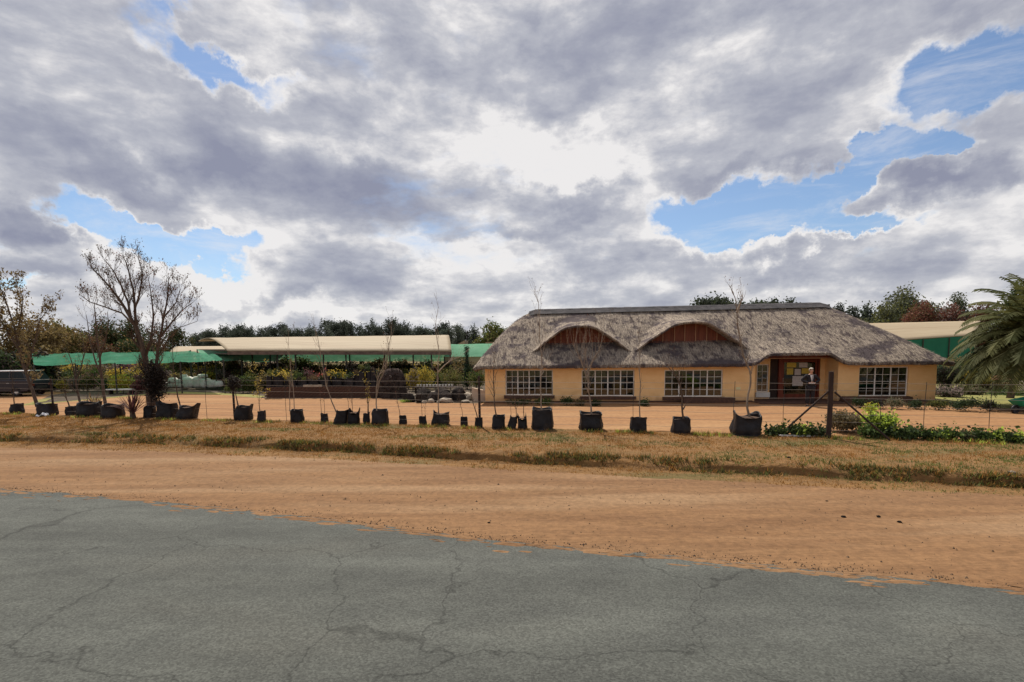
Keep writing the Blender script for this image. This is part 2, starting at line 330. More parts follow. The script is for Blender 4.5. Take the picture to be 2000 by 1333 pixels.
MT['green'] = leafm('green_leaves', (0.06, 0.10, 0.025), (0.10, 0.14, 0.035), 0.25)
MT['dkgreen'] = leafm('dark_leaves', (0.03, 0.05, 0.02), (0.05, 0.07, 0.025), 0.25)
MT['lime'] = leafm('lime_leaves', (0.38, 0.50, 0.06), (0.50, 0.58, 0.12), 0.15, trans=.5)
MT['hazeleaf'] = leafm('hazed_tree_leaves', (0.075, 0.09, 0.058), (0.11, 0.115, 0.065), 0.15, .3)  # leaf colour lifted toward grey, distance haze mixed into it
MT['yellow'] = leafm('yellow_leaves', (0.46, 0.33, 0.05), (0.34, 0.27, 0.06), 0.15)
MT['greyleaf'] = leafm('grey_leaves', (0.20, 0.165, 0.10), (0.13, 0.11, 0.065), 0.15)
MT['purple'] = leafm('purple_leaves', (0.09, 0.04, 0.045), (0.15, 0.06, 0.06), 0.2)
MT['darkpurple'] = leafm('dark_purple_leaves', (0.028, 0.022, 0.02), (0.04, 0.03, 0.024), 0.2)
MT['pinkflower'] = leafm('pink_petals', (0.55, 0.12, 0.10), (0.62, 0.24, 0.2), 0.1)
MT['mauve'] = leafm('mauve_petals', (0.28, 0.22, 0.20), (0.20, 0.14, 0.13), 0.2)
MT['palm'] = leafm('palm_leaflets', (0.06, 0.075, 0.025), (0.12, 0.115, 0.038), 0.2, 0.5)
MT['drygrass'] = leafm('dry_grass', (0.37, 0.185, 0.05), (0.26, 0.13, 0.036), 0.0, 1.3, 0.3)
MT['greengrass'] = leafm('green_grass', (0.16, 0.17, 0.04), (0.10, 0.12, 0.03), 0.0, 1.3, 0.3)
# ------------------------------------------------------------------ terrain: strips between curves that run along the road
def curve(pts, z, sl=-0.20, sr=-0.20):
    w = sorted([(at(px, py, z).x, at(px, py, z).y) for px, py in pts])
    xs = [p[0] for p in w]; ys = [p[1] for p in w]
    def f(x):
        if x < xs[0]: return ys[0] + (x - xs[0]) * sl
        if x > xs[-1]: return ys[-1] + (x - xs[-1]) * sr
        return float(np.interp(x, xs, ys))
    return f
Z_ROAD, Z_SH, Z_LOW = -0.25, -0.27, -0.24
c_fence = curve([(20, 809), (105, 814), (310, 820), (460, 823), (740, 831), (1060, 842), (1250, 846), (1460, 853), (1622, 856), (2000, 868)], 0)
c_top = curve([(0, 848), (300, 850), (600, 864), (900, 880), (1200, 893), (1500, 904), (1800, 920), (2000, 932)], -0.03)
c_bot = curve([(0, 862), (300, 866), (600, 879), (900, 896), (1200, 912), (1500, 926), (1800, 941), (2000, 952)], -0.21)
c_low = curve([(0, 876), (350, 886), (700, 902), (1100, 926), (1500, 948), (2000, 972)], Z_LOW)
c_road = curve([(0, 955), (250, 972), (500, 998), (700, 1022), (960, 1055)], Z_ROAD, -0.24, -0.27)
c_near = lambda x: c_road(x) - 7.6
c_back = lambda x: -500.0

# building frame
A0 = at(948, 787.5); B0 = at(1826, 785.0)
BU = (B0 - A0).normalized(); BV = Vector((-BU.y, BU.x, 0)); BL = (B0 - A0).length
BRZ = math.atan2(BU.y, BU.x)
BMAT = Matrix.Translation(A0) @ Matrix.Rotation(BRZ, 4, 'Z'); BINV = BMAT.inverted()
def LP(px, py, v=0.0):
    """pixel -> (u, z) on the building's plane at local depth v"""
    o = BINV @ ORG; d = BINV.to_3x3() @ ray(px, py); t = (v - o.y) / d.y; p = o + d * t
    return p.x, p.z
def bw(u, v, z=0.0): return BMAT @ Vector((u, v, z))

c_yard = curve([(0, 797), (60, 790), (100, 772), (150, 766), (330, 768), (450, 772), (515, 778), (760, 779), (800, 787), (940, 789)], 0)
def c_yard2(x):
    if x < at(940, 789).x: return c_yard(x)
    w = A0.y + (x - A0.x) * BU.y / BU.x + 0.4
    if x < B0.x: return w
    e = at(1860, 805).y
    t = min(1, (x - B0.x) / 0.6); return w * (1 - t) + e * t
def rows_sheet(name, rows, matl, kind='structure', label=None, xr=(-600, 600), dense=(-34, 34, 0.4), seed=0.0, par=None):
    """rows: list of (yfun, z, noise amplitude); consecutive rows are joined"""
    xs = [xr[0], -300, -150, -80, -50] if xr[0] < -60 else [xr[0]]
    xs = [x for x in xs if x < dense[0]]
    xs += list(np.arange(max(dense[0], xr[0]) , min(dense[1], xr[1]) + 1e-6, dense[2]))
    xs += [x for x in (50, 80, 150, 300, 600) if x <= xr[1] and x > dense[1]]
    xs = sorted(set(round(x, 3) for x in xs))
    mb = MB(); vs = []; nx = len(xs)
    for (fy, z, amp) in rows:
        for x in xs:
            y = fy(x); zz = (z(x) if callable(z) else z)
            if amp:
                zz += amp * noise.noise(Vector((x * 0.9, y * 1.3, seed))) + amp * 0.5 * noise.noise(Vector((x * 3.1, y * 3.7, seed + 5)))
            vs.append((x, y, zz))
    fs = [(r * nx + i, r * nx + i + 1, (r + 1) * nx + i + 1, (r + 1) * nx + i) for r in range(len(rows) - 1) for i in range(nx - 1)]
    mb.add(vs, fs); o = mb.build(name, matl, par, smooth=True); tag(o, kind=kind); 
    if label: o['label'] = label
    return o
def mixf(a, b, t): return lambda x: a(x) * (1 - t) + b(x) * t
def wob(f, amp, sc, seed): return lambda x: f(x) + amp * (noise.noise(Vector((x * sc, seed, 0))) + 0.6 * noise.noise(Vector((x * sc * 3.3, seed + 3, 0))) + 0.35 * noise.noise(Vector((x * sc * 9, seed + 8, 0))))

# far ground: one sheet to the horizon, dips below the road side strips
rows_sheet('ground', [(c_back, -0.42, 0), (lambda x: -30, -0.42, 0), (lambda x: c_fence(x) - 0.5, -0.42, 0), (lambda x: c_fence(x) + 0.6, -0.05, 0),
                      (lambda x: max(c_yard2(x), 20) + 0.5, -0.03, 0), (lambda x: 60, -0.03, 0), (lambda x: 120, 0.2, 0), (lambda x: 300, 0.5, 0), (lambda x: 900, 0.5, 0)], MT['ground'])
# dirt on both sides of the road (shoulder), one sheet under the road
rl = wob(c_low, 0.16, 0.8, 2.0)
steps = [0] + [i / 40 for i in range(1, 41)]
rut = lambda t: -.022 * max(0, 1 - abs(t - .27) / .035) - .022 * max(0, 1 - abs(t - .60) / .035) - .012 * max(0, 1 - abs(t - .40) / .03) - .012 * max(0, 1 - abs(t - .76) / .03)
rows_sheet('dirt_shoulder', [(lambda x: c_near(x) - 5, -0.30, 0), (lambda x: c_near(x) + .4, Z_ROAD - 0.03, 0), (lambda x: c_road(x) - 0.6, Z_ROAD - 0.03, 0)] +
           [(mixf(c_road, c_low, t), Z_ROAD + (-0.008 if t == 0 else 0.01 * t + rut(t)), 0.012 if t > 0 else 0) for t in steps] + [(lambda x: c_low(x) + 0.4, -0.25, 0)], MT['dirt'], seed=1)
# asphalt, ragged edge, slight crown
re0 = wob(c_road, 0.07, 1.1, 9.0); re = lambda x: re0(x) + .035 * noise.noise(Vector((x * 7, 2, 0))) + .02 * noise.noise(Vector((x * 19, 5, 0))); rn = wob(c_near, 0.07, 1.1, 19.0)
rows_sheet('road', [(rn, Z_ROAD + 0.004, 0), (mixf(rn, re, .25), Z_ROAD + 0.05, 0), (mixf(rn, re, .5), Z_ROAD + 0.07, 0), (mixf(rn, re, .75), Z_ROAD + 0.05, 0), (re, Z_ROAD + 0.004, 0)],
           MT['asphalt'], dense=(-16, 16, 0.05))
# grass bank
ctop = wob(c_top, 0.22, 0.9, 4.0); cbot = wob(c_bot, 0.20, 0.9, 4.4)
lipf = lambda x: max(.25, min(1, .72 + 1.1 * noise.noise(Vector((x * .42, 1, 6)))))
VROWS = [(rl, Z_LOW - 0.012, 0.0), (mixf(rl, cbot, .5), Z_LOW + 0.012, 0.02), (cbot, -0.215, 0.03), (mixf(cbot, ctop, .10), lambda x: -.215 + .115 * lipf(x), 0.04), (mixf(cbot, ctop, .22), lambda x: -.215 + .195 * lipf(x), 0.05), (mixf(cbot, ctop, .6), lambda x: -.215 + .205 * (.5 + .5 * lipf(x)), 0.06), (ctop, -0.005, 0.05),
         (mixf(ctop, c_fence, .2), 0.0, 0.05), (mixf(ctop, c_fence, .4), 0.0, 0.05), (mixf(ctop, c_fence, .6), -0.01, 0.04), (mixf(ctop, c_fence, .8), 0.0, 0.03), (c_fence, 0.0, 0.0), (lambda x: c_fence(x) + 0.45, 0.004, 0.0), (lambda x: c_fence(x) + 0.6, -0.02, 0.0)]
bank = rows_sheet('grass_bank', VROWS, MT['verge'], dense=(-34, 34, 0.2), seed=2)
def bank_z(x, y):
    prev = None
    for (fy, z, amp) in VROWS:
        yy = fy(x); z = z(x) if callable(z) else z
        if y < yy:
            if prev is None: return z
            t = (y - prev[0]) / max(1e-6, yy - prev[0]); return prev[1] + (z - prev[1]) * t
        prev = (yy, z)
    return 0.0
yf = wob(lambda x: c_fence(x) + 0.45, 0.18, 1.3, 7.0)
rows_sheet('yard', [(yf, 0.008, 0)] + [(mixf(yf, c_yard2, t), 0.012, 0.012 if t < 1 else 0) for t in (.15, .3, .5, .7, .85, 1)], MT['yard'], seed=3)
# nursery soil behind the yard, left of the building
rows_sheet('nursery_soil', [(lambda x: c_yard2(x) - 0.15, 0.0, 0), (lambda x: c_yard2(x) + 0.35, 0.02, 0.02), (lambda x: c_yard2(x) + 4, 0.02, 0.04), (lambda x: 46, 0.02, 0)], MT['nursery'], xr=(-40, -1.6), seed=4)
# low grass edging of the yard
MT['edgegrass'] = mat('edge_grass', (0.27, 0.23, 0.075), (0.17, 0.17, 0.05), 2, 1.0, 0.03, 25)
rows_sheet('grass_edging', [(lambda x: c_yard2(x) - 0.25 + 0.1 * noise.noise(Vector((x, 3, 1))), 0.014, 0), (lambda x: c_yard2(x) + 0.1, 0.05, 0.03), (lambda x: c_yard2(x) + 0.8, 0.04, 0.02)], MT['edgegrass'], xr=(at(95, 780).x, at(515, 778).x), seed=4)
rows_sheet('lawn', [(lambda x: c_yard2(x) - 0.1, 0.014, 0), (lambda x: c_yard2(x) + 3, 0.03, 0.02), (lambda x: 45, 0.03, 0.0)], MT['lawn'], xr=(B0.x + .3, 60), seed=6)

# ------------------------------------------------------------------ the thatched building
bld = thing('thatched_building', 'long ochre cottage shop with grey thatched roof and two eyebrow dormers', 'building', A0, BRZ)
D = 9.4; OV = 0.55; TH = 0.25
ZE_L = LP(948, 716)[1]; ZE_R = LP(1830, 707)[1]
def ze(u): return ZE_L + (ZE_R - ZE_L) * max(-.05, min(1.05, u / BL))
VR = D / 2
RL, RLz = LP(1037, 606, VR); RR, RRz = LP(1612, 592, VR)
def smin(a, b, k):
    h = max(k - abs(a - b), 0) / k; return min(a, b) - h * h * k * 0.25
def smax(a, b, k): return -smin(-a, -b, k)
def smooth(t): t = max(0, min(1, t)); return t * t * (3 - 2 * t)
E0, E1 = LP(1478, 700, -OV)[0], LP(1652, 700, -OV)[0]
def brow(u):
    c = (E0 + E1) / 2; h = (E1 - E0) / 2; t = abs(u - c) / h
    return 0.62 * (1 - smooth((t - 0.62) / 0.55)) - 0.12 - 0.6 * max(0, t - 1.15)
def roof_z(u, v):
    zr = RLz + (RRz - RLz) * (u - RL) / (RR - RL)
    z0 = ze(u)
    s = (zr - z0) / (VR + OV)
    zf = z0 + s * (v + OV); zb = z0 + s * (D + OV - v)
    zl = z0 + (zr - z0) * (u + OV) / (RL + OV) * 1.0 if RL > -OV else 99
    zrr = z0 + (zr - z0) * (BL + OV - u) / (BL + OV - RR)
    # belly of the hips
    tl = max(0, min(1, (u + OV) / (RL + OV))); zl += 0.42 * math.sin(math.pi * tl)
    tr = max(0, min(1, (BL + OV - u) / (BL + OV - RR))); zrr += 0.10 * math.sin(math.pi * tr)
    zf = smax(zf, z0 + brow(u) + 0.28 * (v + OV), 0.25) if v < 3 else zf
    z = smin(smin(zf, zb, 0.25), smin(zl, zrr, 0.1), 0.45)
    return z
def thatch_noise(u, v):
    return 0.040 * noise.noise(Vector((u * .8, v * .9, 3))) + 0.018 * noise.noise(Vector((u * 3.3, v * 1.6, 8))) + 0.012 * noise.noise(Vector((u * 9, v * 2.5, 1)))

def thatch_mat():
    m = new_mat('weathered_thatch'); t = m.node_tree; l = t.links.new
    def n(k, **kw):
        x = t.nodes.new(k)
        for a, b in kw.items(): setattr(x, a, b)
        return x
    b = n('ShaderNodeBsdfPrincipled'); o = n('ShaderNodeOutputMaterial'); b.inputs['Roughness'].default_value = 1.0; b.inputs['Specular IOR Level'].default_value = 0.1
    tc = n('ShaderNodeTexCoord')
    def ns(scale, det, st=(1, 1, 1), off=(0, 0, 0), rg=0.6):
        mp = n('ShaderNodeMapping'); mp.inputs['Scale'].default_value = st; mp.inputs['Location'].default_value = off; l(tc.outputs['Object'], mp.inputs[0])
        x = n('ShaderNodeTexNoise'); x.inputs['Scale'].default_value = scale; x.inputs['Detail'].default_value = det; x.inputs['Roughness'].default_value = rg; l(mp.outputs[0], x.inputs['Vector']); return x.outputs[0]
    def mr(v, a, c):
        x = n('ShaderNodeMapRange', interpolation_type='SMOOTHSTEP'); x.inputs['From Min'].default_value = a; x.inputs['From Max'].default_value = c; l(v, x.inputs['Value']); return x.outputs[0]
    def mix(f, a, c):
        x = n('ShaderNodeMix', data_type='RGBA'); l(f, x.inputs[0])
        for i, q in ((6, a), (7, c)):
            if isinstance(q, tuple): x.inputs[i].default_value = (*q, 1)
            else: l(q, x.inputs[i])
        return x.outputs[2]
    fine = mr(ns(15, 7, (1.6, 0.16, 0.16), rg=.7), 0.36, 0.64)
    c = mix(fine, (0.42, 0.348, 0.275), (0.185, 0.150, 0.125))
    c = mix(mr(ns(34, 4, (1.5, .10, .10), (3, 3, 3), .6), 0.50, 0.68), c, (0.11, 0.088, 0.075))
    c = mix(mr(ns(4.2, 6, (1, .30, .30), (5, 1, 2)), 0.52, 0.64), c, (0.10, 0.078, 0.074))
    c = mix(mr(ns(0.55, 7, (1, 1.3, 1.2), (2, 7, 1), .68), 0.50, 0.60), c, (0.095, 0.076, 0.078))
    c = mix(mr(ns(14, 3, (1.3, .6, .6), (8, 1, 2)), 0.60, 0.68), c, (0.07, 0.055, 0.05))
    l(c, b.inputs['Base Color'])
    bp = n('ShaderNodeBump'); bp.inputs['Distance'].default_value = 0.06; bp.inputs['Strength'].default_value = 1.0
    l(ns(13, 6, (1.8, .6, .6), (1, 1, 1), 0.7), bp.inputs['Height']); l(bp.outputs[0], b.inputs['Normal'])
    l(b.outputs[0], o.inputs['Surface']); return m
MT['thatch'] = thatch_mat()

du = 0.10
nu = int((BL + 2 * OV) / du); nv = int((D + 2 * OV) / 0.11)
us = [-OV + (BL + 2 * OV) * i / nu for i in range(nu + 1)]; vs_ = [-OV + (D + 2 * OV) * j / nv for j in range(nv + 1)]
mb = MB(); G = []
for j, v in enumerate(vs_):
    for i, u in enumerate(us):
        edge = (i in (0, nu) or j in (0, nv))
        jx = 0.035 * noise.noise(Vector((u * 5, v * 5, 20))); jz = 0.03 * noise.noise(Vector((u * 7, v * 7, 30))) if edge else thatch_noise(u, v)
        G.append((u + (jx if edge else 0), v + (jx if edge else 0), roof_z(u, v) + jz))
mb.add(G, [(j * (nu + 1) + i, j * (nu + 1) + i + 1, (j + 1) * (nu + 1) + i + 1, (j + 1) * (nu + 1) + i) for j in range(nv) for i in range(nu)])
ring = [i for i in range(nu + 1)] + [j * (nu + 1) + nu for j in range(1, nv + 1)] + [nv * (nu + 1) + i for i in range(nu - 1, -1, -1)] + [j * (nu + 1) for j in range(nv - 1, 0, -1)]
k = len(ring); b0 = len(mb.v)
def inset(p, d):
    u, v, z = p; return (min(max(u, -OV + d), BL + OV - d), min(max(v, -OV + d), D + OV - d))
r1 = [(*inset(mb.v[i], 0.10), mb.v[i][2] - 0.13 + rnd.uniform(-.015, .015)) for i in ring]
r2 = [(*inset(mb.v[i], 0.60), mb.v[i][2] - 0.02) for i in ring]
mb.v.extend(r1); mb.v.extend(r2)
for q in range(k):
    q2 = (q + 1) % k
    mb.f.append((ring[q], b0 + q, b0 + q2, ring[q2])); mb.m.append(0)
    mb.f.append((b0 + q, b0 + k + q, b0 + k + q2, b0 + q2)); mb.m.append(0)
roof = mb.build('roof', MT['thatch'], bld, smooth=True)
# ridge capping of cement, two rolls
mb = MB()
for i in range(40):
    ua = RL - 0.1 + (RR - RL + 0.2) * i / 40; ub = RL - 0.1 + (RR - RL + 0.2) * (i + 1) / 40 - 0.004
    za, zb2 = roof_z(ua, VR), roof_z(ub, VR)
    for (v0, z0o, v1, z1o) in ((-0.62, -0.22, -0.34, -0.05), (-0.34, -0.05, -0.30, -0.08), (-0.30, -0.08, -0.12, 0.05), (-0.12, 0.05, 0.0, 0.10), (0.0, 0.10, 0.22, 0.0), (0.22, 0.0, 0.62, -0.22)):
        w = 0.012 * rnd.random()
        mb.add([(ua, VR + v0, za + z0o), (ub, VR + v0, zb2 + z0o), (ub, VR + v1, zb2 + z1o + w), (ua, VR + v1, za + z1o + w)], [(0, 1, 2, 3)])
mb.box(RL - 0.1, RL - 0.05, VR - .3, VR + .3, RLz - .5, RLz - .1); mb.box(RR + 0.05, RR + 0.1, VR - .3, VR + .3, RRz - .5, RRz - .1)
mb.build('ridge_cap', MT['cement'], roof)
# loose straw standing proud of the slope
mb = MB(); rs = random.Random(3)
def straw(u, v, zf):
    z = zf(u, v); e = 0.05; nu_ = Vector((-(zf(u + e, v) - z) / e, -(zf(u, v + e) - z) / e, 1)).normalized()
    down = Vector((0, -1, -(zf(u, v + e) - z) / e)); down.normalize()
    dr = (down + Vector((rs.uniform(-.5, .5), rs.uniform(-.3, .3), rs.uniform(-.1, .1)))).normalized()
    p = Vector((u, v, z)) + nu_ * 0.02; l_ = rs.uniform(0.08, 0.26); w = Vector((1, 0, 0)) * rs.uniform(0.008, 0.02)
    q = p + dr * l_ + nu_ * rs.uniform(0.0, 0.05)
    mb.add([p - w, p + w, q], [(0, 1, 2)])
for i in range(9000):
    v = rs.uniform(-OV, VR); u = rs.uniform(-OV + .1, BL + OV - .1)
    straw(u, v, lambda a, b: roof_z(a, b) + thatch_noise(a, b))
for i in range(1600):
    u = rs.uniform(-OV + .1, BL + OV - .1); z = roof_z(u, -OV); w = 0.012
    q = (u + rs.uniform(-.04, .04), -OV - rs.uniform(0, .06), z - 0.12 - rs.uniform(0.0, .05))
    mb.add([(u - w, -OV + .01, z - .04), (u + w, -OV + .01, z - .04), q], [(0, 1, 2)])
tag(mb.build('loose_straw', MT['thatch'], bld), kind='stuff')

# eyebrow dormers
def dormer(arch_px, sill_px, seed, boards, label, bars):
    vf = None
    # the plane of the face: where the sill pixel meets the slope
    v = 0.0
    for _ in range(200):
        u, z = LP(sill_px[0], sill_px[1], v)
        if z <= roof_z(u, v) + 0.02: vf = v; break
        v += 0.02
    if vf is None: vf = 1.6
    vh = vf - 0.75
    pts = [LP(px, py, vh) for px, py in arch_px]
    U = [p[0] for p in pts]; Zz = [p[1] for p in pts]
    fit = np.polyfit
    def arch(u):
        if u < U[0]: return Zz[0] - (U[0] - u) * 0.85
        if u > U[-1]: return Zz[-1] - (u - U[-1]) * 0.85
        # smooth interpolation
        a = sum(float(np.interp(u + d, U, Zz)) for d in (-.16, -.08, 0, .08, .16)) / 5
        return a
    T = 0.10
    def zh(u, v): return arch(u) + T + 0.12 * (v - vh)
    u0, u1 = U[0] - 1.1, U[-1] + 1.1; n1_, n2_ = 64, 40
    mb = MB(); top = []
    for j in range(n2_ + 1):
        v = vh + (VR - 0.45 - vh) * j / n2_
        for i in range(n1_ + 1):
            u = u0 + (u1 - u0) * i / n1_
            zm = roof_z(u, v) + thatch_noise(u, v)
            z = smax(zm - 0.06, zh(u, v) + thatch_noise(u, v + 9) * 1.2, 0.26 + 0.35 * j / n2_)
            edge = min(i, n1_ - i, n2_ - j)
            if edge == 0: z = min(z, zm - 0.05)
            top.append((u, v + (0.03 * noise.noise(Vector((u * 6, 1, seed))) if j == 0 else 0), z))
    mb.add(top, [(j * (n1_ + 1) + i, j * (n1_ + 1) + i + 1, (j + 1) * (n1_ + 1) + i + 1, (j + 1) * (n1_ + 1) + i) for j in range(n2_) for i in range(n1_)])
    b = len(mb.v)
    lip = []; und = []
    for i in range(n1_ + 1):
        u, v, z = top[i]; zm = roof_z(u, vh)
        lip.append((u, vh + 0.04, max(z - T, zm - 0.12) + 0.015 * noise.noise(Vector((u * 9, 5, seed)))))
        und.append((u, vf + 0.25, max(z - T + 0.02, zm - 0.12)))
    mb.v.extend(lip); mb.v.extend(und); m_ = n1_ + 1
    for i in range(n1_):
        mb.f.append((i, b + i, b + i + 1, i + 1)); mb.m.append(0)
        mb.f.append((b + i, b + m_ + i, b + m_ + i + 1, b + i + 1)); mb.m.append(0)
    d = mb.build('dormer', MT['thatch'], bld, smooth=True); d['label'] = label
    # face
    zs = LP(sill_px[0], sill_px[1], vf)[1]
    fu0 = U[0] + 0.1; fu1 = U[-1] - 0.1
    mb = MB(); n_ = 30
    for i in range(n_):
        a = fu0 + (fu1 - fu0) * i / n_; c = fu0 + (fu1 - fu0) * (i + 1) / n_
        za, zc = max(arch(a) + .10, zs), max(arch(c) + .10, zs)
        mb.add([(a, vf + .06, zs - .35), (c, vf + .06, zs - .35), (c, vf + .06, zc), (a, vf + .06, za)], [(0, 1, 2, 3)])
    mb.build('boarding', MT['dormerwood'] if boards else MT['dormerwood'], d)
    MB().box(fu0 - .1, fu1 + .1, vf - .03, vf + .05, zs - .10, zs - .02).build('sill', MT['redwood'], d)
    for q in range(bars):
        u = fu0 + (fu1 - fu0) * (q + .5 + rs.uniform(-.06, .06)) / bars; zt = arch(u) + .06
        if zt - zs < 0.12: continue
        MB().box(u - .02, u + .02, vf + .01, vf + .055, zs - .02, zt).build('palestrip', MT['palestrip'], d)  # pale strips painted for the light showing through the dormer panes
    if not boards:
        for zz_ in (0.18, 0.36, 0.54, 0.70):
            us2 = [u for u in np.linspace(fu0, fu1, 80) if arch(u) > zs + zz_ + 0.02]
            if len(us2) > 2: MB().box(us2[0], us2[-1], vf + .0, vf + .05, zs + zz_ - .014, zs + zz_ + .014).build('lattice_bar', MT['redwood'], d)
    return d, vf, arch, zs, fu0, fu1
d1 = dormer([(1062, 674), (1078, 662), (1100, 646), (1118, 641), (1140, 639), (1160, 641), (1180, 652), (1207, 671)], (1135, 671), 1, False, 'left eyebrow dormer with a lattice window under its thatch hood', 11)
d2 = dormer([(1266, 671), (1290, 656), (1316, 638), (1340, 633), (1366, 632), (1388, 635), (1415, 652), (1448, 674)], (1350, 667), 2, True, 'right, wider eyebrow dormer closed with brown boards', 8)

# walls with openings
def wall_piece(name, u0, u1, v0, v1, z1f, opens, matl=None, parent=bld):
    """vertical wall along u with rectangular openings (u0,u1,z0,z1)"""
    mb = MB(); cur = u0
    def seg(a, c, z0, z1):
        if c - a < 1e-4: return
        mb.add([(a, v0, z0), (c, v0, z0), (c, v1, z0), (a, v1, z0), (a, v0, z1(a)), (c, v0, z1(c)), (c, v1, z1(c)), (a, v1, z1(a))],
               [(0, 3, 2, 1), (4, 5, 6, 7), (0, 1, 5, 4), (1, 2, 6, 5), (2, 3, 7, 6), (3, 0, 4, 7)])
    for (a, c, z0, z1) in sorted(opens):
        seg(cur, a, -.1, z1f)
        if z0 > 0: seg(a, c, -.1, lambda u, z0=z0: z0)
        seg(a, c, z1, z1f) if z1 < z1f(a) else None
        cur = c
    seg(cur, u1, -.1, z1f)
    return mb.build(name, matl or MT['plaster'], parent)
def wtop(u): return ze(u) + 0.06
WIN = []
for (x0, x1, y0, y1, lights) in ((987, 1080, 723, 772, 4), (1136, 1239, 723, 774, 4), (1298, 1411, 723, 775, 4), (1679, 1772, 717, 774, 3)):
    a, zt = LP(x0, y0); c, zb = LP(x1, y1); WIN.append((a, c, zb, min(zt, ze(a) - 0.10), lights))
R0, R1 = LP(1474, 750)[0], LP(1636, 750)[0]
wall_piece('front_wall', 0, R0, 0, TH, wtop, [(w[0], w[1], w[2], w[3]) for w in WIN[:3]])
wall_piece('front_wall', R1, BL, 0, TH, wtop, [(w[0], w[1], w[2], w[3]) for w in WIN[3:]])
MB().box(.001, TH, TH, D - TH, -.1, 2.15).build('end_wall', MT['plaster'], bld)
MB().box(BL - TH, BL - .001, TH, D - TH, -.1, 2.15).build('end_wall', MT['plaster'], bld)
MB().box(0, BL, D - TH, D, -.1, ZE_L).build('rear_wall', MT['plaster'], bld)
RV = 1.2
MB().box(R0 - TH, R0 - .002, TH, RV, -.1, 2.35).build('porch_wall', MT['plaster'], bld)
MB().box(R1 + .002, R1 + TH, TH, RV, -.1, 2.35).build('porch_wall', MT['plaster'], bld)
# entrance wall
pw0, pwz1 = LP(1479, 712, RV); pw1, pwz0 = LP(1500, 766, RV)
dk0 = LP(1503, 750, RV)[0]; df0 = LP(1526, 750, RV)[0]; df1 = LP(1600, 750, RV)[0]
ztop = 2.42
wall_piece('entrance_wall', R0 - .3, dk0, RV, RV + .2, lambda u: ztop, [(pw0, pw1, pwz0, pwz1)])
wall_piece('entrance_wall', df1, R1 + .3, RV, RV + .2, lambda u: ztop, [])
MB().box(dk0, df1, RV, RV + .2, 2.12, ztop).build('lintel', MT['redwood'], bld)
MB().box(dk0 + .002, df0 - .16, RV + .08, RV + .14, 0.0, 2.118).build('dark_opening_panel', MT['post'], bld)['label'] = 'dark panel for the shade in the open doorway beside the glazed door'  # added dark panel, its colour stands for the gloom inside the open doorway
MB().box(R0, R1, .16, .30, LP(1560, 701, .2)[1], LP(1560, 695, .2)[1] + .08).build('porch_beam', MT['redwood'], bld)
MB().box(R0 - .02, R1 + .02, .1, .159, LP(1560, 701, .1)[1], LP(1560, 699, .1)[1]).build('pale_fascia_strip', MT['palestrip'], bld)
# door frame and glazed leaf
door = MB().box(df0 - .16, df0, RV - .03, RV + .16, 0, 2.118).box(df1 - .10, df1 - .002, RV - .03, RV + .16, 0, 2.118).box(df0, df1 - .1, RV - .03, RV + .16, 2.03, 2.118).build('door', MT['redwood'], bld)
dl0, dl1 = df0 + .02, df1 - .12
MB().box(dl0, dl0 + .1, RV + .02, RV + .08, .06, 2.02).box(dl1 - .1, dl1, RV + .02, RV + .08, .06, 2.02).box(dl0 + .1, dl1 - .1, RV + .02, RV + .08, .06, .3).box(dl0 + .1, dl1 - .1, RV + .02, RV + .08, 1.94, 2.02).build('door_leaf', MT['redwood'], door)
MB().box(dl0 + .1, dl1 - .1, RV + .045, RV + .053, .3, 1.94).build('door_glass', glass('door_glass', (.22, .2, .17), .06), door)
MB().tube([(dl0 + .05, RV - .02, .95), (dl0 + .05, RV - .02, 1.15)], .012).build('handle', MT['wire'], door)
MB().box(R0 - .1, R1 + .1, -1.05, RV, -.02, .05).build('porch_step', MT['brownbrick'], bld)
# plinth course along the base
MB().box(.0, R0 - .1, -.03, -.002, -.02, .09).build('plinth', MT['brownbrick'], bld)
MB().box(R1 + .1, BL, -.03, -.002, -.02, .09).build('plinth', MT['brownbrick'], bld)
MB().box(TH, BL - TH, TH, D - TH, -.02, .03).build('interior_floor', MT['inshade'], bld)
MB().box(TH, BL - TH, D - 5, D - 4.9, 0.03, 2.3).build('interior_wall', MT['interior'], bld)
wlab = ['first', 'second', 'third', 'fourth']
shared = {}
def window(a, c, z0, z1, lights, v=0.07, par=bld, rows=4, label=None):
    w = MB().box(a, c, v, v + .05, z0, z0 + .05).box(a, c, v, v + .05, z1 - .05, z1).box(a, a + .05, v, v + .05, z0 + .05, z1 - .05).box(c - .05, c, v, v + .05, z0 + .05, z1 - .05).build('window', MT['white'], par)
    if label: w['label'] = label
    W_ = (c - a - .1); lw = W_ / lights; hh = (z1 - z0 - .1); pw = lw / 2; ph = hh / rows
    key = (round(lw, 3), round(hh, 3))
    for i in range(1, lights): MB().box(a + .05 + lw * i - .028, a + .05 + lw * i + .028, v - .005, v + .045, z0 + .05, z1 - .05).build('mullion', MT['white'], w)
    for i in range(lights):
        x = a + .05 + lw * (i + .5); MB().box(x - .009, x + .009, v + .006, v + .04, z0 + .05, z1 - .05).build('glazing_bar', MT['white'], w)
    for r_ in range(1, rows):
        z = z0 + .05 + ph * r_; MB().box(a + .05, c - .05, v + .008, v + .038, z - .009, z + .009).build('glazing_bar', MT['white'], w)
    pm = MB().box(-pw / 2 + .006, pw / 2 - .006, 0, .006, -ph / 2 + .006, ph / 2 - .006).mesh('pane', MT['glass'])
    for i in range(lights * 2):
        for r_ in range(rows):
            p = link(bpy.data.objects.new('pane', pm), w)
            p.location = (a + .05 + pw * (i + .5), v + .02, z0 + .05 + ph * (r_ + .5)); p.rotation_euler = (rnd.uniform(-.008, .008), 0, rnd.uniform(-.008, .008))
    return w
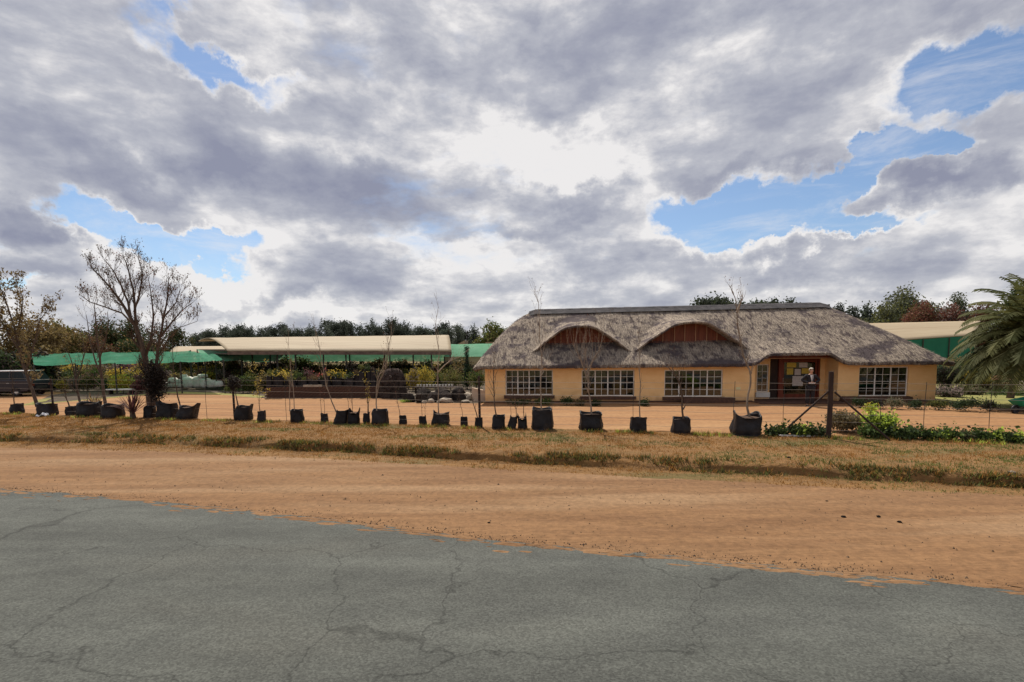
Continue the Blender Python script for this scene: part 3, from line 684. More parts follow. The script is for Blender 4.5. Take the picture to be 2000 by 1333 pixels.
for i, (a, c, z0, z1, li) in enumerate(WIN):
    w = window(a, c, z0, z1, li, label=['white barred window nearest the left end', 'white barred window under the left dormer', 'white barred window under the right dormer', 'three-light white barred window right of the porch'][i])
    MB().box(a - .08, c + .08, -.09, .068, z0 - .17, z0 - .002).build('sill', MT['brownbrick'], w)
window(pw0, pw1, pwz0, pwz1, 1, RV + .05, label='narrow window inside the porch')
MB().box(pw0 - .06, pw1 + .06, RV - .1, RV - .002, pwz0 - .26, pwz0 - .01).build('porch_ledge', MT['white'], bld)
# gutters of the interior: shelves seen through the glass
shelfm = mat('dark_shelf', (0.14, 0.09, 0.05), None, 4, 0.8)
goods = [MT['green'], MT['brownleaf'], MT['whitesack'], MT['redleaf'], MT['stone'], MT['mauve']]
for i, (a, c, z0, z1, li) in enumerate(WIN):
    t = thing('display_shelf', ['display shelf behind the leftmost window', 'display shelf with goods behind the window under the left dormer', 'display shelf with goods behind the window under the right dormer', 'display shelf behind the window right of the porch'][i],
              'shelf', bw(a + .15, 1.0, .03), BRZ, 'shelves behind the shop windows')
    w_ = c - a - .3
    mbx = MB().box(0, .05, 0, .4, 0, 1.35).box(w_ - .05, w_, 0, .4, 0, 1.35); mbx.build('shelf_frame', shelfm, t)
    for zz_ in (.45, .85, 1.25):
        MB().box(.05, w_ - .05, 0, .4, zz_, zz_ + .03).build('shelf_board', shelfm, t)
    n_ = 0
    x = .15
    while x < w_ - .2:
        for zz_ in (.48, .88):
            if rs.random() < .75:
                g = goods[rs.randrange(len(goods))]; r_ = rs.uniform(.05, .10); h = rs.uniform(.12, .3)
                MB().lathe([(0, 0), (r_, 0), (r_ * 1.2, h * .5), (r_ * .7, h), (0, h)], 8, x, .15).build('vase', g, t).location = (0, 0, zz_)
        x += rs.uniform(.28, .45)
def small_box(name, label, cat, px, py, w, h, v, m, zoff=0, d=.04, rot=0):
    u, z = LP(px, py, v); o = thing(name, label, cat, bw(u, v, z - h / 2), BRZ)
    MB().box(-w / 2, w / 2, 0, d, 0, h).build('card', m, o); return o
yel = mat('yellow_paper', (0.62, 0.44, 0.07), (0.5, 0.36, 0.06), 14, .7); wht = mat('white_paper', (0.62, 0.55, 0.50), (0.45, 0.40, 0.37), 16, .7)
yb = mat('pale_yellow_plate', (0.8, 0.72, 0.4), None, 5, .6)
o = thing('round_hat', 'pale yellow round disc hanging behind the leftmost shop window', 'ornament', bw(LP(1023, 746, .35)[0], .35, LP(1023, 752, .35)[1]), BRZ)
MB().lathe([(0, -.02), (.11, 0), (.13, .09), (.10, .2), (0, .24)], 14).build('disc', yb, o, True)
small_box('price_card', 'small white card low in the window under the left dormer', 'card', 1140, 758, .17, .1, .3, wht)
small_box('price_card', 'white card halfway up the third window, near its right edge', 'card', 1397, 751, .18, .09, .3, wht)
small_box('price_card', 'white card at the bottom right corner of the third window', 'card', 1398, 768, .2, .12, .3, wht)
small_box('wall_plate', 'small cream plate on the ochre wall between third window and porch', 'plate', 1442, 759, .22, .12, -.032, yb, d=.03)
NV = RV + .036
for (px0, px1, py0, py1, m_, lb) in ((1537, 1555, 709, 718, yel, 'yellow notice at the top left of the entrance door glass'), (1537, 1549, 720, 732, yel, 'yellow notice at the left, below the topmost yellow one'),
                                     (1561, 1577, 709, 718, wht, 'white printed notice at the top right of the entrance door'), (1565, 1581, 720, 730, yel, 'yellow notice above the shoulder of the person in the doorway'),
                                     (1552, 1564, 721, 733, wht, 'dark framed grey notice between the yellow ones on the door'), (1548, 1568, 735, 754, wht, 'large white poster low on the entrance door beside the person')):
    a, zt = LP(px0, py0, NV); c, zb = LP(px1, py1, NV)
    o = thing('notice', lb, 'notice', bw(a, NV, zb), BRZ, 'notices taped to the entrance door')
    MB().box(0, c - a, 0, .006, 0, zt - zb).build('paper', m_, o)
    if 'framed' in lb:
        w_, h_ = c - a, zt - zb
        MB().box(-.03, 0, -.01, .008, -.03, h_ + .03).box(w_, w_ + .03, -.01, .008, -.03, h_ + .03).box(0, w_, -.01, .008, -.03, 0).box(0, w_, -.01, .008, h_, h_ + .03).build('frame', MT['post'], o)
# garden troughs under the windows
def trough(px0, px1, py0, py1, label):
    a, zt = LP(px0, py0, -.55); c, zb = LP(px1, py1, -.55)
    o = thing('planter_box', label, 'planter', bw(a, -.55, 0), BRZ)
    h = max(.2, zt); w_ = c - a
    MB().box(0, w_, 0, .04, 0, h).box(0, w_, .40, .44, 0, h).box(0, .04, .04, .40, 0, h).box(w_ - .04, w_, .04, .40, 0, h).build('box', MT['brownbrick'], o)
    MB().box(.04, w_ - .04, .04, .4, .02, h - .05).build('soil', MT['soil'], o); return o
trough(1336, 1436, 778, 794, 'long dark low trough on the ground below the third window')
trough(1650, 1782, 776, 798, 'long dark brick planter under the window right of the porch')
# ------------------------------------------------------------------ vegetation tools
def quads_mesh(name, P, A, B, mats, mi=None):
    """P centres, A/B half vectors (n,3) -> diamond shaped leaf quads"""
    n = len(P); V = np.empty((n, 4, 3), np.float32)
    V[:, 0] = P - A; V[:, 1] = P - B * .6 + A * .1; V[:, 2] = P + A; V[:, 3] = P + B * .6 + A * .1
    me = bpy.data.meshes.new(name); me.vertices.add(n * 4); me.vertices.foreach_set('co', V.ravel())
    me.loops.add(n * 4); me.loops.foreach_set('vertex_index', np.arange(n * 4, dtype=np.int32))
    me.polygons.add(n); me.polygons.foreach_set('loop_start', np.arange(n, dtype=np.int32) * 4)
    try: me.polygons.foreach_set('loop_total', np.full(n, 4, np.int32))
    except Exception: pass
    for m in (mats if isinstance(mats, (list, tuple)) else [mats]): me.materials.append(m)
    if mi is not None: me.polygons.foreach_set('material_index', np.asarray(mi, np.int32))
    me.update(); me.validate(); return me
def rvec(g, n):
    v = g.normal(size=(n, 3)); return v / np.linalg.norm(v, axis=1)[:, None]
def leafcloud(name, blobs, n, size, mats, seed=0, shell=0.45, droop=0.0, frac=None):
    g = np.random.default_rng(seed); bl = np.array(blobs, float)
    vol = bl[:, 3] * bl[:, 4] * bl[:, 5]; w = vol ** .75; w /= w.sum()
    idx = g.choice(len(bl), n, p=w); d = rvec(g, n); r = g.random(n) ** shell
    lump = 1 + 0.10 * np.sin(d[:, 0] * 5 + idx) * np.cos(d[:, 2] * 6 + idx * 2)
    P = bl[idx, :3] + d * (r * lump)[:, None] * bl[idx, 3:6]
    # clump jitter: pull leaves toward random twig centres
    k = max(4, n // 14); cc = P[g.integers(0, n, k)]; ci = g.integers(0, k, n)
    near = g.random(n) < .55
    P[near] = cc[ci[near]] + g.normal(size=(near.sum(), 3)) * size * 1.0
    A = rvec(g, n); A[:, 2] -= droop; A /= np.linalg.norm(A, axis=1)[:, None]
    B = np.cross(A, rvec(g, n)); B /= np.linalg.norm(B, axis=1)[:, None] + 1e-6
    s = size * (0.6 + 0.8 * g.random(n))
    mi = None
    if isinstance(mats, (list, tuple)) and len(mats) > 1:
        f = frac or 0.3; mi = (g.random(n) < f).astype(np.int32)
    return quads_mesh(name, P, A * s[:, None] * .5, B * s[:, None] * .5, mats, mi)
def blobs_ball(r, h, n, seed, spread=.55, z0=0.0, flat=1.0):
    g = random.Random(seed); out = []
    for i in range(n):
        a = g.uniform(0, 6.28); d = r * spread * math.sqrt(g.random()); t = g.random()
        rr = r * g.uniform(.35, .6)
        out.append((d * math.cos(a), d * math.sin(a), z0 + h * (.25 + .55 * t), rr, rr, min(rr, h * .35) * flat))
    return out
def grow(mb, tips, p, d, ln, r, lv, g, spread=.55, up=.12, taper=.62, kids=(2, 3), nseg=3, minr=.003, sides=5):
    pts = [p.copy()]; rad = [r]; q = p.copy(); dd = d.normalized()
    for i in range(nseg):
        dd = (dd + Vector((g.uniform(-1, 1), g.uniform(-1, 1), g.uniform(-.6, 1))) * .16 + Vector((0, 0, up))).normalized()
        q = q + dd * (ln / nseg); pts.append(q.copy()); rad.append(max(minr, r * (1 - (1 - taper) * (i + 1) / nseg)))
    mb.tube(pts, rad, sides if lv > 1 else 3, cap=False)
    if lv <= 0: tips.append(q); return
    tips_mid = pts[1:]
    for c in range(g.randint(*kids)):
        ang = g.uniform(0, 6.28); ax = dd.cross(Vector((math.cos(ang), math.sin(ang), .2))).normalized()
        nd = (Matrix.Rotation(g.uniform(spread * .5, spread * 1.2), 3, ax) @ dd)
        b = q if c == 0 else tips_mid[g.randrange(len(tips_mid))]
        grow(mb, tips, b, nd, ln * g.uniform(.62, .85), rad[-1] * .85, lv - 1, g, spread, up, taper, kids, nseg, minr, sides)
    if lv == 1: tips.append(q)
def leaves_at(name, tips, per, spread, size, mats, seed=0, parent=None):
    g = np.random.default_rng(seed); T = np.array([tuple(t) for t in tips])
    P = np.repeat(T, per, axis=0) + g.normal(size=(len(T) * per, 3)) * spread; n = len(P)
    A = rvec(g, n); A[:, 2] -= .4; B = np.cross(A, rvec(g, n)); B /= np.linalg.norm(B, axis=1)[:, None]
    s = size * (.6 + .8 * g.random(n))
    mi = (g.random(n) < .4).astype(np.int32) if isinstance(mats, (list, tuple)) and len(mats) > 1 else None
    me = quads_mesh(name, P, A * s[:, None] * .5, B * s[:, None] * .45, mats, mi)
    return link(bpy.data.objects.new(name, me), parent)

ORD = ['first', 'second', 'third', 'fourth', 'fifth', 'sixth', 'seventh', 'eighth', 'ninth', 'tenth', 'eleventh', 'twelfth', 'thirteenth', 'fourteenth', 'fifteenth', 'sixteenth', 'seventeenth',
       'eighteenth', 'nineteenth', 'twentieth'] + ['twenty-' + x for x in ('first', 'second', 'third', 'fourth', 'fifth', 'sixth', 'seventh', 'eighth', 'ninth')]
for _a, _b in (('thirtieth', 'thirty-'), ('fortieth', 'forty-'), ('fiftieth', 'fifty-')): ORD += [_a] + [_b + x for x in ORD[:9]]

# ------------------------------------------------------------------ tree line far behind
def pine_mesh(seed, tall):
    g = random.Random(seed); bl = []
    if tall:
        for i in range(9):
            t = i / 8; r = .30 * (1 - t) ** .7 + .05; bl.append((g.uniform(-.05, .05), g.uniform(-.05, .05), .25 + .7 * t, r, r, .10))
    else:
        for i in range(9):
            a = g.uniform(0, 6.28); d = g.uniform(0, .26); t = g.random(); bl.append((d * math.cos(a), d * math.sin(a), .4 + .45 * t, g.uniform(.12, .24), g.uniform(.12, .24), g.uniform(.09, .16)))
    crown = leafcloud('crown', bl, 5200, .036, MT['pine'], seed, .55)
    tr = MB().tube([(0, 0, 0), (.01, 0, .5), (0, .01, .9)], [.03, .02, .008], 6).mesh('trunk', MT['bark'])
    return crown, tr
pines = [pine_mesh(11 + i, i % 3 == 0) for i in range(9)]
PB = []
g = random.Random(5)
prof = [(386, 648), (400, 640), (420, 637), (440, 634), (458, 632), (476, 634), (492, 640), (508, 638), (522, 645), (540, 630), (556, 637), (574, 626), (590, 634), (606, 634), (622, 638), (638, 636),
        (654, 622), (668, 621), (684, 630), (702, 632), (718, 631), (730, 625), (745, 628), (762, 622), (778, 630), (790, 628), (806, 635), (820, 629), (834, 636), (858, 628), (876, 633), (894, 634), (912, 638), (926, 634)]
for i, (px, py) in enumerate(prof):
    Y = g.uniform(105, 135); top = atY(px, py, Y); h = top.z - .2
    c, tr = pines[g.randrange(9)]
    kind = 'pointed' if pines.index((c, tr)) % 3 == 0 else 'rounded'
    PB.append((px, kind, top, h, c, tr))
for i, (px, kind, top, h, c, tr) in enumerate(PB):
    o = thing('pine_tree', f'dark {kind} pine, {ORD[i]} tree from the left in the far row', 'tree', (top.x, top.y, .2), g.uniform(0, 6.28), 'dark pines behind the nursery sheds')
    o.scale = (h * g.uniform(.7, 1.05),) * 2 + (h,)
    link(bpy.data.objects.new('crown', c), o); link(bpy.data.objects.new('trunk', tr), o)
# understorey wood that closes the gaps
me = leafcloud('far_wood', [(at(px, 760, 0).x * 0 + atY(px, 650, 140).x, 138 + 4 * math.sin(px), 2.6, 6, 4, 2.9 + 1.2 * math.sin(px * 1.7)) for px in range(396, 1010, 26)], 12000, .6, MT['pine'], 3)
tag(link(bpy.data.objects.new('distant_wood', me)), 'dark band of distant wood behind the row of pines', 'wood', kind='stuff')

def crown_tree(px, py, Y, wpx, label, mats, name='tree', lumps=12, n=3500, leaf=.3, base_z=0, seed=0, low=.25, cat='tree', group=None, frac=.3):
    top = atY(px, py, Y); H = top.z - base_z; wr = wpx / 1000.0 * Y / 2
    gg = random.Random(seed); bl = []
    for i in range(lumps):
        a = gg.uniform(0, 6.28); d = wr * .68 * math.sqrt(gg.random()); t = gg.random()
        rr = wr * gg.uniform(.28, .48); zc = H * (low + (.9 - low) * t); zc = min(zc, H - rr * .55)
        fall = 1 - .35 * (d / wr)
        bl.append((d * math.cos(a), d * math.sin(a), zc * fall if t > .5 else zc, rr, rr, min(rr * .8, H * .22)))
    bl.append((0, 0, H * .78, wr * .45, wr * .45, H * .22))
    o = thing(name, label, cat, (top.x, Y, base_z), 0, group)
    link(bpy.data.objects.new('crown', leafcloud('crown', bl, n, leaf, mats, seed, .42, frac=frac)), o)
    mb = MB(); tips = []
    grow(mb, tips, Vector((0, 0, 0)), Vector((gg.uniform(-.1, .1), 0, 1)), H * .30, max(.05, H * .028), 3, gg, .6, .1)
    mb.build('trunk', MT['bark'], o)
    return o
# round olive tree left of the thatch, trees above the roof and to the right
crown_tree(962, 627, 62, 92, 'broad olive green tree beside the left end of the thatched roof', [MT['olive'], MT['green']], n=7000, leaf=.3, seed=1, low=.2, lumps=16)
crown_tree(1396, 580, 75, 74, 'dark tree poking above the ridge over the right dormer', [MT['pine'], MT['dkgreen']], seed=2, low=.86, lumps=20, n=10000, leaf=.34)
for i, (px, py, w) in enumerate([(1448, 587, 40), (1480, 584, 46), (1512, 583, 50), (1543, 585, 44)]):
    crown_tree(px, py, 80, w, f'small dark treetop above the ridge, {ORD[i]} of four right of the tallest', [MT['pine'], MT['dkgreen']], seed=30 + i, n=5500, lumps=14, low=.85, leaf=.34, group='treetops above the ridge')
for i, (px, py, w) in enumerate([(1640, 588, 50), (1668, 593, 46), (1694, 590, 44)]):
    crown_tree(px, py, 78, w, f'dark loose tree right of the ridge end, {ORD[i]} of three from the left', [MT['pine'], MT['dkgreen']], seed=40 + i, n=3600, lumps=14, low=.55, group='dark trees right of the ridge end')
crown_tree(1768, 557, 76, 130, 'large spreading dark green tree, tallest above the tan roof', [MT['hazeleaf'], MT['olive']], n=15000, leaf=.30, seed=5, lumps=26, low=.5)
crown_tree(1728, 590, 70, 76, 'mid green tree in front of the large spreading one', [MT['hazeleaf'], MT['olive']], n=6500, seed=6)
crown_tree(1802, 586, 66, 92, 'russet tree above the middle of the tan roof', [MT['redleaf'], MT['brownleaf']], n=9000, seed=7, leaf=.24, lumps=18, low=.4)
crown_tree(1872, 569, 80, 70, 'dark tree above the russet bushes left of the palm', [MT['hazeleaf'], MT['dkgreen']], n=6000, seed=8, low=.5)
crown_tree(1858, 592, 64, 90, 'low russet tree between the tan roof and the palm', [MT['redleaf'], MT['mauve']], n=8000, seed=9, leaf=.26)
crown_tree(1920, 590, 62, 90, 'brownish tree half hidden behind the palm', [MT['redleaf'], MT['brownleaf']], n=8000, seed=10, leaf=.26)
# brown and olive trees at the left
for i, (px, py, Y, w, mm, lb) in enumerate([
    (45, 612, 46, 130, ['browngreen', 'brownleaf'], 'brown and olive leafy tree at the far left above the car'),
    (-40, 600, 44, 130, ['browngreen', 'green'], 'olive tree cut by the left edge behind the car'),
    (100, 622, 52, 110, ['browngreen', 'olive'], 'golden brown tree left of the green net'),
    (150, 640, 60, 80, ['brownleaf', 'dkgreen'], 'low brown tree above the left end of the green net'),
    (205, 618, 64, 100, ['dkgreen', 'brownleaf'], 'dark rounded tree behind the tall bare tree, left one'),
    (258, 622, 66, 100, ['dkgreen', 'brownleaf'], 'dark rounded tree behind the trunk of the tall bare tree'),
    (308, 632, 68, 90, ['dkgreen', 'brownleaf'], 'dark rounded tree right of the tall bare trunk'),
    (345, 640, 70, 66, ['dkgreen', 'brownleaf'], 'dark low tree sloping down beside the shed roof'),
    (185, 655, 55, 90, ['brownleaf', 'redleaf'], 'reddish brown low tree above the green net'),
    (265, 660, 57, 110, ['dkgreen', 'browngreen'], 'dark green low tree just above the net roof'),
    (20, 690, 37, 110, ['dkgreen', 'darkpurple'], 'dark shrubby tree directly behind the car'),
    (75, 690, 39, 70, ['darkpurple', 'brownleaf'], 'dark bushy growth between the car and the green net')]):
    crown_tree(px, py, Y, w, lb, [MT[mm[0]], MT[mm[1]]], seed=60 + i, n=8500 if w > 90 else 5500, leaf=.24, low=.12, lumps=15)

# ------------------------------------------------------------------ bare trees on the left
def limb_tree(name, label, base_px, Y, limbs, leafmat, seed, twig=.75, lv=2, per=2, lsize=.07, rbase=.09, bark='bark', kidstep=1, group=None):
    g = random.Random(seed); b = atY(base_px[0], base_px[1], Y); b.z = max(b.z, 0)
    o = thing(name, label, 'tree', b, 0, group); mb = MB(); tips = []
    for li, (pts, r0, r1, dz) in enumerate(limbs):
        w = []
        for i, (px, py) in enumerate(pts):
            t = i / (len(pts) - 1); p = atY(px, py, Y + dz * t); w.append(p - b)
        # resample
        ww = []
        for i in range(len(w) - 1):
            for s in (0, .5): ww.append(w[i].lerp(w[i + 1], s) + Vector((g.uniform(-1, 1), g.uniform(-1, 1), 0)) * .015 * (i > 0))
        ww.append(w[-1]); n = len(ww)
        rad = [r0 + (r1 - r0) * i / (n - 1) for i in range(n)]
        mb.tube(ww, rad, 7)
        for i in range(max(1, int(n * .25)), n):
            for kk in range(kidstep):
                dd = (ww[min(i + 1, n - 1)] - ww[max(i - 1, 0)]).normalized()
                ax = dd.cross(Vector((g.uniform(-1, 1), g.uniform(-1, 1), .3))).normalized()
                grow(mb, tips, ww[i], Matrix.Rotation(g.uniform(.35, .9), 3, ax) @ dd, twig * g.uniform(.6, 1.1) * (1 - .4 * i / n), rad[i] * .45, lv, g, .5, .10, .6, (2, 3), 3, .004, 4)
    mb.build('trunk', MT[bark], o)
    if per: tag(leaves_at('leaves', tips, per, .07, lsize, leafmat, seed, o), kind='stuff')
    return o
YB = c_fence(at(305, 815).x) + 1.2
limb_tree('bare_tree', 'tall bare spreading tree with few last leaves behind the bagged conical bush', (296, 810), YB, [
    ([(294, 800), (290, 740), (284, 700), (274, 665), (266, 640)], .13, .085, 0),
    ([(266, 640), (256, 622), (243, 600), (232, 583), (215, 562), (196, 540), (180, 525)], .075, .018, -.8),
    ([(256, 622), (250, 590), (238, 560), (222, 530), (205, 508)], .05, .014, .8),
    ([(266, 640), (263, 600), (260, 565), (252, 530), (240, 500)], .06, .014, .2),
    ([(262, 610), (272, 575), (278, 540), (272, 510)], .04, .012, -.6),
    ([(262, 635), (238, 612), (205, 600), (175, 590), (155, 575)], .045, .012, .9),
    ([(284, 700), (296, 660), (300, 620), (296, 580), (290, 545)], .055, .012, 1.0),
    ([(300, 800), (304, 740), (306, 700), (312, 660), (320, 620), (328, 580), (330, 545)], .09, .014, -.4),
    ([(312, 660), (336, 630), (356, 606), (378, 590)], .045, .01, .8),
    ([(320, 620), (345, 590), (352, 565)], .03, .01, -.8),
    ([(306, 700), (330, 660), (352, 640), (385, 628)], .03, .008, -.5)], [MT['brownleaf'], MT['redleaf']], 5, .52, 3, 1, .062, kidstep=2)
YL = c_fence(at(75, 813).x) + .3
limb_tree('leafy_sapling_tree', 'leaning brown leafed tree in the second black bag from the left', (72, 790), YL, [
    ([(73, 795), (68, 775), (60, 755), (50, 725), (40, 690), (32, 655), (22, 620), (10, 585), (0, 560)], .075, .014, 0),
    ([(50, 725), (62, 690), (70, 655), (78, 625), (98, 600)], .04, .01, .6),
    ([(40, 690), (20, 655), (2, 630), (-15, 600)], .035, .01, -.5),
    ([(32, 655), (40, 620), (45, 590), (38, 560)], .03, .01, .4)], [MT['brownleaf'], MT['browngreen']], 8, .55, 2, 4, .10, kidstep=2)
limb_tree('leafy_sapling_tree', 'slender bare tree rising left of the tall spreading one', (206, 795), YL - .4, [
    ([(207, 797), (203, 770), (199, 740), (195, 700), (190, 660), (186, 620), (184, 590)], .07, .012, 0),
    ([(199, 740), (186, 705), (176, 670), (172, 640), (168, 615)], .035, .01, .5),
    ([(195, 700), (206, 665), (212, 635), (210, 610)], .03, .01, -.4)], [MT['brownleaf'], MT['redleaf']], 9, .55, 2, 1, .07)
limb_tree('leafy_sapling_tree', 'thin leaning tree with brown leaves behind the wide dark bag', (157, 790), YL - .2, [
    ([(158, 792), (152, 770), (148, 745), (142, 715), (134, 690)], .05, .012, 0), ([(148, 745), (160, 715), (165, 690), (162, 665)], .03, .01, .4)], [MT['brownleaf'], MT['browngreen']], 10, .5, 2, 2, .07)

# ------------------------------------------------------------------ planter bags with saplings along the fence
def bag_mesh(w, h, seed, rim=.0, lean=0.0, squash=.85, taper=.95):
    g = random.Random(seed); mb = MB(); n = 28; r = w / 2
    ph = g.uniform(0, 6.28); am = rim
    def fn(p, a, i):
        x, y, z = p
        sq = 1.0 / max(abs(math.cos(a)), abs(math.sin(a))) ; k = 1 + (sq - 1) * .55     # squarish section
        t = z / h; wr = .10 * noise.noise(Vector((math.cos(a) * 1.8, math.sin(a) * 1.8, t * 2.2 + seed))) + .05 * math.sin(a * 3 + ph + t * 4) + .035 * math.sin(a * 7 + ph * 2 + t * 9) + .02 * math.sin(a * 2 + t * 17 + ph)
        rr = k * (1 + wr) * (1 - (1 - taper) * t) * .90
        zz = z
        if t > .6: zz = z * (1 + (am * math.cos(2 * a) + .05 * math.sin(a + ph) + .035 * math.sin(3 * a + ph)) * (t - .6) / .4)
        return (x * rr + lean * zz, y * rr * squash, zz)
    mb.lathe([(r * .97, 0), (r * 1.04, h * .1), (r * 1.05, h * .3), (r, h * .55), (r * .98, h * .8), (r * .99, h * .97), (r * 1.0, h), (r * .94, h * .995), (r * .92, h * .86)], n, fn=fn)
    b = len(mb.v); mb.f.append(tuple(range(n))); mb.m.append(0)
    me = mb.mesh('planter_bag', MT['bag']); me.polygons.foreach_set('use_smooth', [True] * len(me.polygons))
    sm = MB().lathe([(r * .90, h * .86), (r * .5, h * .89), (.001, h * .88)], n, fn=lambda p, a, i: (p[0] * .93 * (1 + (1 / max(abs(math.cos(a)), abs(math.sin(a))) - 1) * .5) + lean * p[2], p[1] * .93 * squash, p[2])).mesh('soil', MT['soil'])
    return me, sm
def sapling(o, stems, Y, b, seed, pale=True, twig=.35, lv=1, leaf=None, per=1, lsize=.05, r=.016):
    """stems: list of px paths at depth Y"""
    g = random.Random(seed)
    for pts in stems:
        mb = MB(); tips = []
        w = [atY(px, py, Y) - b for px, py in pts]; ww = []
        for i in range(len(w) - 1):
            ww.append(w[i]); ww.append(w[i].lerp(w[i + 1], .5) + Vector((g.uniform(-.02, .02), g.uniform(-.02, .02), 0)))
        ww.append(w[-1]); n = len(ww); rad = [r * (1 - .75 * i / (n - 1)) for i in range(n)]
        mb.tube(ww, rad, 6)
        if twig > 0:
            for i in range(max(2, int(n * .35)), n):
                dd = (ww[min(i + 1, n - 1)] - ww[max(i - 1, 0)]).normalized()
                for q in range(2):
                    ax = dd.cross(Vector((g.uniform(-1, 1), g.uniform(-1, 1), .3))).normalized()
                    grow(mb, tips, ww[i], Matrix.Rotation(g.uniform(.3, .7), 3, ax) @ dd, twig * g.uniform(.5, 1.1), rad[i] * .5, lv, g, .45, .1, .6, (1, 2), 3, .003, 4)
        mb.build('stem', MT['palebark'] if pale else MT['bark'], o)
        if leaf and tips: tag(leaves_at('leaves', tips, per, .05, lsize, leaf, seed, o), kind='stuff')
B_ = lambda *a, **k: (a, k)
